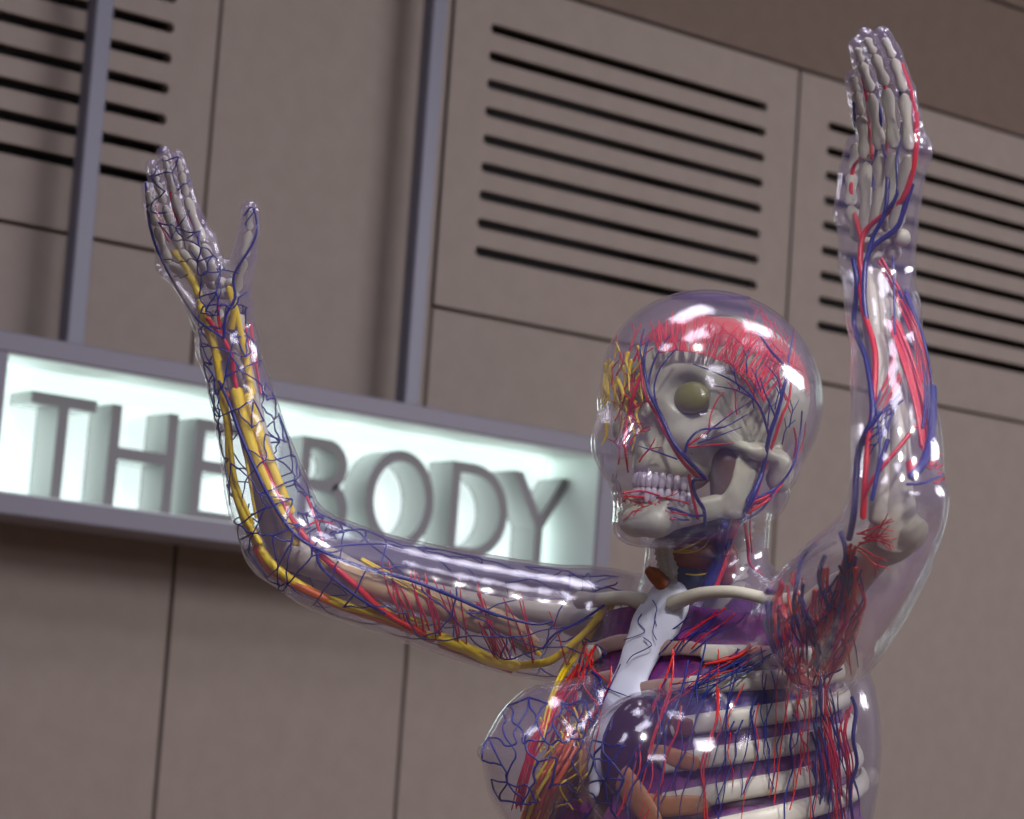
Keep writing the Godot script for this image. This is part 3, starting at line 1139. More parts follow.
func fill_head(list: Array) -> void:
	var hb := head_b
	var s := []
	oval(s, head_at(0, 0.006, -0.006), Vector3(0.068, 0.068, 0.082), hb, 0.02)
	oval(s, head_at(0, 0.004, 0.036), Vector3(0.060, 0.055, 0.058), hb, 0.02)
	oval(s, head_at(0, -0.052, 0.050), Vector3(0.034, 0.034, 0.040), hb, 0.02)
	oval(s, head_at(0, -0.070, 0.060), Vector3(0.029, 0.014, 0.030), hb, 0.012)
	for q in [-1.0, 1.0]:
		limb(s, head_at(0.046 * q, -0.036, 0.066), head_at(0.060 * q, -0.046, 0.020), 0.010, 0.0065, 0.01)
		limb(s, head_at(0.060 * q, -0.046, 0.020), head_at(0.060 * q, -0.050, -0.012), 0.0065, 0.007, 0.01)
		limb(s, head_at(0.030 * q, -0.045, 0.074), head_at(0.046 * q, -0.036, 0.066), 0.012, 0.010, 0.01)
		oval(s, head_at(0.054 * q, -0.060, -0.022), Vector3(0.011, 0.017, 0.014), hb, 0.014)
		var eye := oval(s, head_at(0.032 * q, -0.008, 0.092), Vector3(0.0205, 0.0175, 0.022), hb, 0.008)
		eye.dig = true
		var ear := oval(s, head_at(0.066 * q, -0.058, 0.000), Vector3(0.010, 0.004, 0.004), hb, 0.003)
		ear.dig = true
		var fossa := oval(s, head_at(0.062 * q, -0.020, 0.040), Vector3(0.010, 0.022, 0.022), hb, 0.015)
		fossa.dig = true
	var nose := oval(s, head_at(0, -0.043, 0.094), Vector3(0.012, 0.017, 0.020), hb, 0.006)
	nose.dig = true
	limb(s, head_at(0, -0.010, 0.090), head_at(0, -0.028, 0.100), 0.006, 0.004, 0.005)
	var skull := part("skull", field_mesh(s, 0.0026), mats.skull, figure)
	var jaw := []
	for q in [-1.0, 1.0]:
		limb(jaw, head_at(0.010 * q, -0.116, 0.084), head_at(0.046 * q, -0.090, 0.022), 0.0110, 0.0105, 0.008, 0.6, hb.x)
		limb(jaw, head_at(0.046 * q, -0.090, 0.022), head_at(0.054 * q, -0.052, 0.004), 0.015, 0.012, 0.008, 0.4, hb.x)
		limb(jaw, head_at(0.049 * q, -0.080, 0.026), head_at(0.050 * q, -0.052, 0.030), 0.011, 0.005, 0.008, 0.45, hb.x)
	limb(jaw, head_at(-0.014, -0.116, 0.084), head_at(0.014, -0.116, 0.084), 0.0125, 0.0125, 0.008)
	limb(jaw, head_at(-0.018, -0.100, 0.080), head_at(0.018, -0.100, 0.080), 0.007, 0.007, 0.008)
	var mandible := part("mandible", field_mesh(jaw, 0.0026), mats.skull, figure)
	# teeth along two arches
	var tooth := SphereMesh.new()
	tooth.radius = 0.5
	tooth.height = 1.0
	tooth.radial_segments = 10
	tooth.rings = 6
	for row in 2:
		for k in 14:
			var a := deg_to_rad(-78.0 + 156.0 * k / 13.0)
			var o := part("tooth", tooth, mats.tooth, skull if row == 0 else mandible)
			var w := 0.0078 if absf(a) < 0.35 else 0.0070
			var at := head_at(sin(a) * 0.027, -0.0820 - row * 0.0125, 0.056 + cos(a) * 0.033)
			o.transform = Transform3D(hb * Basis(Vector3.UP, a) * Basis.from_scale(Vector3(w, 0.0145, 0.006)), at)
	for q in [-1.0, 1.0]:
		var chew := []
		limb(chew, head_at(0.038 * q, -0.058, 0.036), head_at(0.036 * q, -0.094, 0.030), 0.012, 0.010, 0.01)
		part("jaw_muscle", field_mesh(chew, 0.004), mats.taupe, figure)
	# sockets lined in olive
	for q in [-1.0, 1.0]:
		var lining := []
		oval(lining, head_at(0.031 * q, -0.011, 0.078), Vector3(0.0180, 0.0140, 0.0090), hb, 0.008)
		part("eyeball", field_mesh(lining, 0.0028), mats.olive, figure)
	# red muscle over the temple and its strands
	var cap := []
	oval(cap, head_at(0, 0.006, -0.004), Vector3(0.0705, 0.0705, 0.0845), hb, 0.02)
	oval(cap, head_at(0, 0.004, 0.036), Vector3(0.0625, 0.0575, 0.0605), hb, 0.02)
	var sheet := func(p: Vector3) -> bool:
		var q := Vector3((p - head_c).dot(hb.x), (p - head_c).dot(hb.y), (p - head_c).dot(hb.z))
		var arch := 0.036 - 0.9 * maxf(0.0, 0.035 - q.z) * 0.35
		return q.x > -0.03 and q.y > arch and q.y < arch + 0.030 and q.z > -0.045
	part("scalp_muscle", field_mesh(cap, 0.0026, sheet), mats.muscle_film, figure)
	var red := Tubes.new()
	for k in 64:
		var u := k / 63.0
		var low := [Vector2(335, 285), Vector2(400, 272), Vector2(480, 285), Vector2(580, 322), Vector2(650, 370), Vector2(695, 450)]
		var top := [Vector2(330, 175), Vector2(410, 150), Vector2(510, 175), Vector2(640, 205), Vector2(720, 250), Vector2(770, 340)]
		var f := u * 4.999
		var i := int(f)
		var a: Vector2 = low[i].lerp(low[i + 1], f - i)
		var b: Vector2 = top[i].lerp(top[i + 1], f - i) + Vector2(rng.randf_range(-30, 30), rng.randf_range(-14, 30))
		var m := a.lerp(b, 0.5) + Vector2(rng.randf_range(-10, 10), rng.randf_range(-8, 8))
		var o := Vector2(560, 270)
		a = o + a / 3.413
		m = o + m / 3.413
		b = o + b / 3.413
		vessel(red, list, 0.0125, [a.x, a.y, m.x, m.y, b.x, b.y], 0.0009, 0.0005)
	web("scalp_artery_fan", red, "artery")
	# named vessels of the face and temple
	var v := Tubes.new()
	vessel(v, list, 0.006, [706, 479, 686, 458, 674, 443, 661, 416, 651, 396, 645, 375, 644, 358, 648, 339], 0.0020, 0.0011)
	vessel(v, list, 0.006, [648, 387, 651, 370, 657, 355, 669, 336], 0.0011, 0.0006)
	vessel(v, list, 0.006, [644, 364, 640, 349, 644, 329], 0.0010, 0.0006)
	vessel(v, list, 0.006, [657, 406, 654, 387, 661, 367, 677, 348], 0.0008, 0.0005)
	vessel(v, list, 0.006, [685, 452, 689, 440, 701, 430, 724, 427, 748, 414], 0.0013, 0.0005)
	vessel(v, list, 0.006, [698, 443, 718, 436, 742, 427], 0.0008, 0.0004)
	vessel(v, list, 0.006, [706, 434, 724, 419, 748, 403], 0.0008, 0.0004)
	vessel(v, list, 0.006, [677, 459, 660, 453, 639, 446], 0.0010, 0.0005)
	vessel(v, list, 0.006, [706, 479, 693, 481, 696, 496, 704, 510, 705, 525], 0.0017, 0.0016)
	organ("facial_vein", v, "vein")
	v = Tubes.new()
	vessel(v, list, 0.006, [748, 501, 762, 472, 769, 437, 777, 414, 784, 387, 787, 370, 771, 351, 756, 329], 0.0022, 0.0010)
	vessel(v, list, 0.006, [785, 378, 791, 346, 794, 330], 0.0011, 0.0006)
	vessel(v, list, 0.006, [775, 416, 765, 393, 760, 377], 0.0010, 0.0005)
	vessel(v, list, 0.006, [769, 437, 762, 411, 752, 397, 736, 383, 712, 371, 693, 364], 0.0012, 0.0005)
	vessel(v, list, 0.006, [753, 399, 736, 390, 715, 386], 0.0008, 0.0004)
	vessel(v, list, 0.006, [750, 501, 777, 487, 794, 463, 800, 434, 802, 411], 0.0013, 0.0007)
	vessel(v, list, 0.006, [781, 396, 777, 378, 765, 364], 0.0008, 0.0004)
	for k in 8:
		twigs(v, list, 0.007, 740 + k * 7, 390 + k * 9 - (k % 2) * 26, -2.0 + k * 0.12, 16, 0.0007, 1)
	organ("temporal_vein", v, "vein")
	var a := Tubes.new()
	vessel(a, list, 0.008, [701, 480, 683, 462, 669, 440, 657, 416, 645, 393, 641, 370, 637, 346], 0.0018, 0.0009)
	vessel(a, list, 0.008, [641, 376, 632, 399, 627, 422, 625, 446, 628, 472], 0.0017, 0.0010)
	vessel(a, list, 0.008, [687, 446, 706, 433, 724, 419, 733, 410], 0.0012, 0.0005)
	vessel(a, list, 0.008, [689, 447, 712, 445, 733, 443], 0.0009, 0.0004)
	vessel(a, list, 0.008, [709, 428, 711, 414, 718, 399, 724, 392], 0.0008, 0.0004)
	vessel(a, list, 0.008, [689, 475, 692, 493, 698, 519], 0.0015, 0.0014)
	organ("facial_artery", a, "artery")
	a = Tubes.new()
	vessel(a, list, 0.008, [752, 507, 765, 466, 774, 440, 782, 416, 789, 399, 792, 373, 794, 352], 0.0018, 0.0008)
	vessel(a, list, 0.008, [769, 434, 760, 408, 748, 384, 736, 370, 723, 354], 0.0012, 0.0006)
	vessel(a, list, 0.008, [748, 513, 771, 497, 789, 472, 796, 446, 794, 428], 0.0015, 0.0009)
	vessel(a, list, 0.008, [753, 504, 765, 500, 786, 479, 802, 446, 806, 422], 0.0012, 0.0007)
	for k in 16:
		twigs(a, list, 0.009, 735 + rng.randf_range(0, 70), 330 + rng.randf_range(0, 90), -1.9 + rng.randf_range(-0.5, 0.5), 22, 0.0007, 1)
	organ("temporal_artery", a, "artery")
	a = Tubes.new()
	for q in [[624, 496, 648, 497, 671, 499, 690, 504], [623, 501, 648, 504, 677, 513, 689, 515], [633, 509, 654, 518, 677, 519], [622, 493, 642, 491, 660, 496]]:
		vessel(a, list, 0.006, q, 0.0011, 0.0008)
	for k in 14:
		twigs(a, list, 0.005, 625 + rng.randf_range(-10, 35), 505 + rng.randf_range(-8, 16), rng.randf_range(0, TAU), 12, 0.0006, 1)
	organ("jaw_artery", a, "artery")
	v = Tubes.new()
	vessel(v, list, 0.006, [648, 508, 671, 508, 692, 516, 704, 515], 0.0013, 0.0012)
	vessel(v, list, 0.006, [657, 512, 677, 519, 689, 520], 0.0010, 0.0008)
	organ("jaw_vein", v, "vein")
	# yellow nerves and red twigs in front of the brow
	var n := Tubes.new()
	for k in 34:
		var x := rng.randf_range(603, 640)
		var y := rng.randf_range(335, 425)
		vessel(n, list, rng.randf_range(0.006, 0.016), [x, y, x + rng.randf_range(-4, 6), y + rng.randf_range(8, 14), x + rng.randf_range(-6, 8), y + rng.randf_range(18, 32)], rng.randf_range(0.0008, 0.0022), 0.0006)
	web("brow_nerve", n, "nerve")
	a = Tubes.new()
	for k in 22:
		twigs(a, list, 0.009, rng.randf_range(612, 640), rng.randf_range(350, 465), -1.5 + rng.randf_range(-0.6, 0.6), 17, 0.0009, 1)
	web("brow_artery", a, "artery")
	var plate := part("crown_plate", lathe([[0.0, 0.002], [0.032, 0.002], [0.034, 0.001], [0.034, -0.001], [0.0, -0.001]], 32), mats.plate, figure)
	plate.transform = Transform3D(Basis(cam_right, cam_up, -cam_forward) * Basis(Vector3.RIGHT, 0.04), spot(711, 298.5, 2.235))


func fill_neck(list: Array) -> void:
	# spine of the neck
	for k in 7:
		var t := Tubes.new()
		var c := spot(735 - k * 2, 512 + k * 15, 2.27)
		t.shaped(PackedVector3Array([c + cam_up * 0.0062, c + cam_up * 0.004, c, c - cam_up * 0.004, c - cam_up * 0.0062]), [0.014, 0.019, 0.017, 0.019, 0.014], 14)
		organ("neck_vertebra", t, "ivory")
	# windpipe with its rings
	var ringed := Tubes.new()
	var p := PackedVector3Array()
	for k in 30:
		p.append(spot(664 + k * 0.35, 540 + k * 1.9, 2.225))
	var rr := []
	for k in 30:
		rr.append(0.0095 if k % 3 else 0.0112)
	ringed.shaped(p, rr, 12)
	organ("windpipe", ringed, "ivory")
	bone("throat_muscle", [662, 532, 2.220, 690, 522, 2.212, 726, 516, 2.214], [0.005, 0.012, 0.017, 0.010], "teal")
	bone("neck_muscle", [668, 544, 2.232, 690, 552, 2.228, 712, 556, 2.230, 724, 578, 2.238], [0.010, 0.020, 0.022, 0.014], "brown_muscle")
	bone("neck_muscle", [676, 566, 2.230, 690, 578, 2.227, 702, 592, 2.227], [0.010, 0.017, 0.010], "teal")
	bone("thyroid_gland", [648, 570, 2.228, 656, 576, 2.222, 664, 584, 2.219, 668, 592, 2.219], [0.004, 0.007, 0.0075, 0.004], "thyroid")
	var v := Tubes.new()
	vessel(v, list, 0.007, [724, 525, 721, 542, 717, 562, 708, 585, 701, 597], 0.0045, 0.0062)
	vessel(v, list, 0.006, [762, 474, 749, 505, 734, 531, 727, 549], 0.0022, 0.0026)
	vessel(v, list, 0.006, [777, 486, 762, 509, 742, 521], 0.0011, 0.0010)
	vessel(v, list, 0.005, [701, 557, 715, 557, 727, 556], 0.0008, 0.0008)
	organ("jugular_vein", v, "vein")
	var a := Tubes.new()
	vessel(a, list, 0.010, [737, 521, 728, 544, 723, 565, 714, 588], 0.0038, 0.0034)
	vessel(a, list, 0.008, [745, 524, 748, 547, 750, 564, 762, 574], 0.0018, 0.0011)
	vessel(a, list, 0.008, [783, 477, 768, 495, 753, 502], 0.0012, 0.0012)
	vessel(a, list, 0.008, [752, 503, 750, 527, 752, 553], 0.0009, 0.0007)
	organ("neck_artery", a, "artery")
	var n := Tubes.new()
	for q in [[665, 550, 683, 553, 701, 549, 709, 540], [671, 553, 689, 547, 706, 537], [686, 574, 698, 575, 712, 572], [660, 556, 677, 552, 692, 550], [661, 557, 665, 568, 677, 577]]:
		vessel(n, list, 0.007, q, 0.0008, 0.0006)
	organ("neck_nerve", n, "nerve")


func rib_at(side: float, y: float) -> Vector3:
	# a place on the cage of the chest: side is the angle from the breastbone, y the level
	var k := (y - 640.0) / 150.0
	var front := 645.0 - 45.0 * k
	var cx := lerpf(714.0, 706.0, k)
	var a := lerpf(100.0, 122.0, clampf(k, -0.6, 1.4))
	var b := cx - front
	var x := cx + a * sin(side) - b * cos(side)
	return spot(x, y, 2.275 - (a * sin(side) + b * cos(side)) / 1155.0)

func rib_path(y: float, rise: float, s0: float, s1: float, n := 10) -> Array:
	var out := []
	for i in n:
		var s := deg_to_rad(lerpf(s0, s1, float(i) / (n - 1)))
		var bend := (absf(s) - deg_to_rad(19)) / deg_to_rad(48)
		out.append(rib_at(s, y - rise * bend))
	return out

func cage(x: float, y: float) -> Vector3:
	# the place on the chest cage at this level that lies in the given direction
	var lo := deg_to_rad(-60.0)
	var hi := deg_to_rad(100.0)
	var k := (y - 640.0) / 150.0
	var cx := lerpf(714.0, 706.0, k)
	var a := lerpf(100.0, 122.0, clampf(k, -0.6, 1.4))
	var b := cx - (645.0 - 45.0 * k)
	lo = -atan2(a, b) + 0.001
	for i in 24:
		var m := (lo + hi) * 0.5
		if cx + a * sin(m) - b * cos(m) < x:
			lo = m
		else:
			hi = m
	return rib_at(lo, y)

func chest_line(t: Tubes, flat: Array, out: float, r0: float, r1: float) -> void:
	# a vessel lying on the cage of the chest
	var pts := []
	for i in range(0, flat.size() - 1, 2):
		var p := cage(flat[i], flat[i + 1])
		var c := rib_at(0, flat[i + 1]).lerp(rib_at(PI, flat[i + 1]), 0.5)
		pts.append(p + (p - c).normalized() * out)
	t.add(smooth_path(pts, 4), r0, r1, 5)

func sheet_between(upper: Array, lower: Array, s0: float, s1: float) -> ArrayMesh:
	# thin flesh between two ribs, lying just inside them
	var st := SurfaceTool.new()
	st.begin(Mesh.PRIMITIVE_TRIANGLES)
	var nu := 18
	var nv := 4
	for i in nu:
		for k in nv:
			var p := []
			for o in [[0, 0], [1, 0], [1, 1], [0, 1]]:
				var s := deg_to_rad(lerpf(s0, s1, float(i + o[0]) / nu))
				var bend := (absf(s) - deg_to_rad(19)) / deg_to_rad(48)
				var f := float(k + o[1]) / nv
				var y := lerpf(upper[0] - upper[1] * bend, lower[0] - lower[1] * bend, f)
				var q := rib_at(s, y)
				var c := rib_at(0, y).lerp(rib_at(PI, y), 0.5)
				p.append(q + (c - q).normalized() * (0.003 + 0.004 * sin(f * PI) + 0.001 * sin(s * 41.0 + f * 5.0)))
			for n in ([0, 1, 2, 0, 2, 3] if s1 < s0 else [0, 2, 1, 0, 3, 2]):
				st.add_vertex(p[n])
	st.index()
	st.generate_normals()
	return st.commit()

func fill_chest(list: Array) -> void:
	# lungs and heart
	var lung := []
	for q in [-1.0, 1.0]:
		var cage := []
		var rows := [625.0, 660.0, 700.0, 745.0, 790.0, 840.0]
		for i in rows.size() - 1:
			var a := rib_at(deg_to_rad(58.0 * q), rows[i]).lerp(rib_at(PI + deg_to_rad(20.0 * q), rows[i]), 0.40)
			var b := rib_at(deg_to_rad(58.0 * q), rows[i + 1]).lerp(rib_at(PI + deg_to_rad(20.0 * q), rows[i + 1]), 0.40)
			limb(cage, a, b, [0.030, 0.047, 0.056, 0.060, 0.062][i], [0.047, 0.056, 0.060, 0.062, 0.062][i], 0.01)
		part("lung", field_mesh(cage, 0.005), mats.lung, figure)
	var heart := []
	var hb2 := Basis(cam_right, cam_up, -cam_forward) * Basis(Vector3.BACK, -0.2)
	oval(heart, cage(634, 748) + (cage(634, 748) - rib_at(PI, 748)).normalized() * 0.001, Vector3(0.027, 0.044, 0.013), hb2, 0.01)
	part("heart", field_mesh(heart, 0.004), mats.heart, figure)
	# breastbone
	var st := []
	var fwd := (rib_at(0, 700) - rib_at(PI, 700)).normalized()
	for q in [[666, 606, 0.024, 655, 626, 0.024], [655, 626, 0.024, 641, 652, 0.018], [641, 652, 0.018, 624, 695, 0.019], [624, 695, 0.019, 607, 738, 0.017], [607, 738, 0.016, 598, 765, 0.009], [598, 765, 0.009, 594, 792, 0.007]]:
		limb(st, cage(q[0], q[1]), cage(q[3], q[4]), q[2], q[5], 0.006, 0.34, fwd)
	part("breastbone", field_mesh(st, 0.003), mats.breastbone, figure)
	bone("collar_bone", [672, 604, 2.20, 700, 594, 2.175, 735, 592, 2.15, 775, 600, 2.135, 800, 598, 2.13], [0.0070, 0.0058, 0.0052, 0.0052, 0.0060, 0.0070])
	bone("collar_bone", [652, 604, 2.225, 625, 598, 2.27, 600, 600, 2.31, 580, 600, 2.335], [0.0085, 0.0065, 0.0065, 0.0085])
	# ribs: [level, rise, where bone meets cartilage, half height]
	var spec := [[652.0, -4.0, 31.0, 0.0085], [686.0, 7.0, 28.0, 0.0085], [729.0, 16.0, 24.0, 0.0092], [766.0, 19.0, 24.0, 0.0090], [806.0, 23.0, 27.0, 0.0090], [846.0, 30.0, 30.0, 0.0090]]
	for i in spec.size():
		for q in [1.0, -1.0]:
			var c = spec[i]
			var t := Tubes.new()
			var out: Vector3 = (rib_at(deg_to_rad(60) * q, c[0]) - rib_at(PI, c[0])).normalized()
			t.shaped(smooth_path(rib_path(c[0], c[1], c[2] * q, 135.0 * q, 14), 3), [c[3] * 0.9, c[3], c[3], c[3], c[3] * 0.9, c[3] * 0.8], 10, 0.42, out)
			organ("rib", t, "rib_bone")
			# flesh in the gap below
			var film := sheet_between(c, spec[i + 1] if i + 1 < spec.size() else [c[0] + 40.0, c[1], 30.0, 0.009], 4.0 * q, 118.0 * q)
			part("rib_muscle", film, mats.violet if i != 1 else mats.blue_violet, figure)
	part("rib_muscle", sheet_between([606.0, -10.0, 30.0, 0.006], spec[0], 10.0, 92.0), mats.violet, figure)
	part("rib_muscle", sheet_between([606.0, -10.0, 30.0, 0.006], spec[0], -10.0, -92.0), mats.violet, figure)
	# cartilage between ribs and breastbone, pale above and brown below
	for q in [[[650, 650, 676, 647, 702, 650], 0.0070, 1], [[636, 690, 668, 686, 700, 685], 0.0070, 1], [[668, 724, 680, 727, 694, 728], 0.0094, 2], [[655, 752, 674, 757, 700, 764], 0.0085, 0], [[612, 762, 630, 784, 648, 808, 660, 830], 0.0130, 0], [[645, 800, 665, 806, 685, 805, 708, 804], 0.0092, 0], [[578, 755, 566, 780, 548, 812, 540, 835], 0.0120, 0], [[592, 742, 574, 768, 556, 790], 0.0090, 0], [[612, 676, 594, 682, 576, 684], 0.0070, 1], [[600, 708, 582, 715, 562, 720], 0.0070, 1], [[632, 640, 612, 644, 594, 650], 0.0070, 1]]:
		var pts := []
		for i in range(0, q[0].size(), 2):
			pts.append(cage(q[0][i], q[0][i + 1]) + fwd * (0.004 if q[2] == 0 else 0.001))
		var t := Tubes.new()
		t.shaped(smooth_path(pts, 4), [q[1] * 0.8, q[1], q[1] * 0.95, q[1] * 0.8], 10, 0.30, fwd)
		organ("rib_cartilage", t, ["cartilage", "cartilage_pale", "cartilage_red"][q[2]])
	# thin vessels running down over the ribs
	var over := func(t: Tubes, s: float, y0: float, y1: float, r: float, out: float):
		var pts := []
		var drift := 0.0
		for i in 7:
			var y := lerpf(y0, y1, i / 6.0)
			drift += rng.randf_range(-0.05, 0.05)
			var p := rib_at(s + drift, y)
			var c := rib_at(0, y).lerp(rib_at(PI, y), 0.5)
			pts.append(p + (p - c).normalized() * out)
		t.add(smooth_path(pts, 3), r, r * 0.55, 5)
	var a := Tubes.new()
	var v := Tubes.new()
	for k in 26:
		over.call(a, deg_to_rad(rng.randf_range(15, 95)), rng.randf_range(640, 720), rng.randf_range(760, 860), rng.randf_range(0.0006, 0.0011), 0.009)
	for k in 30:
		over.call(v, deg_to_rad(rng.randf_range(12, 95)), rng.randf_range(640, 730), rng.randf_range(750, 860), rng.randf_range(0.0006, 0.0011), 0.010)
	for k in 14:
		over.call(a, deg_to_rad(rng.randf_range(-80, -10)), rng.randf_range(640, 700), rng.randf_range(720, 860), rng.randf_range(0.0007, 0.0012), 0.009)
	for k in 14:
		var x := rng.randf_range(735, 772)
		var y := rng.randf_range(640, 664)
		var q := [x, y, x - 18, y + rng.randf_range(8, 16), x - 40, y + rng.randf_range(18, 34), x - rng.randf_range(55, 95), y + rng.randf_range(26, 60)]
		chest_line(v if k % 4 else a, q, 0.009, rng.randf_range(0.0005, 0.0009), 0.0005)
	for k in 9:
		var x := rng.randf_range(690, 765)
		var y := rng.randf_range(606, 622)
		chest_line(v if k % 4 else a, [x, y, x - 12, y + rng.randf_range(8, 14), x - 30, y + rng.randf_range(14, 26), x - rng.randf_range(40, 56), y + rng.randf_range(22, 44)], 0.004, 0.0007, 0.0005)
	for k in 4:
		var x := rng.randf_range(640, 664)
		var y := rng.randf_range(598, 640)
		chest_line(v, [x, y, x + rng.randf_range(-8, 12), y + 8, x + rng.randf_range(-14, 18), y + 18, x + rng.randf_range(-18, 24), y + 26], 0.0112, 0.0005, 0.0004)
	chest_line(v, [616, 688, 630, 694, 646, 700], 0.0105, 0.0006, 0.0004)
	chest_line(v, [597, 760, 603, 735, 609, 712, 618, 690, 630, 664], 0.0105, 0.0008, 0.0005)
	chest_line(a, [748, 645, 738, 655, 722, 661, 706, 664], 0.010, 0.0020, 0.0010)
	for k in 20:
		var x := rng.randf_range(560, 612)
		var y := rng.randf_range(640, 720)
		chest_line(v if k % 2 else a, [x, y, x + rng.randf_range(-6, 10), y + 10, x + rng.randf_range(-10, 14), y + 22, x + rng.randf_range(-12, 16), y + 36], 0.006, rng.randf_range(0.0007, 0.0016), 0.0005)
	web("chest_artery", a, "artery")
	web("chest_vein", v, "vein")
	# right breast: vein net under the skin, glands and yellow ducts
	v = Tubes.new()
	skin_net(v, list, 0.003, Rect2(482, 640, 130, 185), 7, 9, 0.0009)
	web("breast_vein_net", v, "vein")
	var n := Tubes.new()
	for k in 30:
		var x := rng.randf_range(540, 590)
		var y := rng.randf_range(700, 800)
		vessel(n, list, rng.randf_range(0.02, 0.035), [x, y, x + rng.randf_range(-12, 8), y + rng.randf_range(6, 14), x + rng.randf_range(-24, 10), y + rng.randf_range(16, 34)], 0.0011, 0.0007)
	web("breast_nerve", n, "nerve")
	a = Tubes.new()
	strands(a, list, 0.012, [604, 638, 578, 673, 560, 697, 548, 723, 534, 746, 525, 776, 519, 805], 16, 9, 0.0011)
	web("breast_artery", a, "artery")
	n = Tubes.new()
	strands(n, list, 0.013, [616, 603, 598, 629, 575, 659, 557, 688, 548, 717, 540, 752], 6, 4, 0.0014)
	strands(n, list, 0.02, [551, 764, 540, 782, 531, 802, 525, 823], 8, 12, 0.0012)
	organ("chest_nerve", n, "nerve")
	var g := Tubes.new()
	strands(g, list, 0.022, [569, 741, 557, 764, 543, 788, 531, 817], 12, 16, 0.0030)
	web("milk_gland", g, "orange")
	# flank: red muscle strands and blue vein at the right-hand outline
	a = Tubes.new()
	strands(a, list, 0.012, [824, 723, 833, 752, 836, 782, 842, 823], 14, 13, 0.0008)
	strands(a, list, 0.010, [848, 708, 842, 732, 848, 764, 848, 805], 6, 6, 0.0010)
	web("flank_artery", a, "artery")
	v = Tubes.new()
	vessel(v, list, 0.005, [852, 697, 856, 711, 853, 738, 857, 764, 850, 790, 853, 820], 0.0019, 0.0014)
	strands(v, list, 0.010, [812, 729, 820, 758, 823, 788, 818, 817], 7, 9, 0.0013)
	web("flank_vein", v, "vein")


func skin_net(t: Tubes, list: Array, inset: float, box: Rect2, nu: int, nv: int, r: float) -> void:
	# a web of small veins under the skin
	var at := {}
	for i in nu + 1:
		for k in nv + 1:
			var x := box.position.x + box.size.x * (i + (0.5 if k % 2 else 0.0)) / nu + rng.randf_range(-4, 4)
			var y := box.position.y + box.size.y * k / nv + rng.randf_range(-5, 5)
			reach(list, x, y, inset)
			if not missed:
				at[Vector2i(i, k)] = Vector2(x, y)
	for c in at:
		for d in [Vector2i(1, 0), Vector2i(0, 1), Vector2i(-1 + (c.y % 2) * 2, 1)]:
			if at.has(c + d) and rng.randf() < 0.62:
				var a: Vector2 = at[c]
				var b: Vector2 = at[c + d]
				var m := a.lerp(b, 0.35) + Vector2(rng.randf_range(-3, 3), rng.randf_range(-3, 3))
				var n := a.lerp(b, 0.7) + Vector2(rng.randf_range(-3, 3), rng.randf_range(-3, 3))
				vessel(t, list, inset, [a.x, a.y, m.x, m.y, n.x, n.y, b.x, b.y], r * rng.randf_range(0.7, 1.3), r)


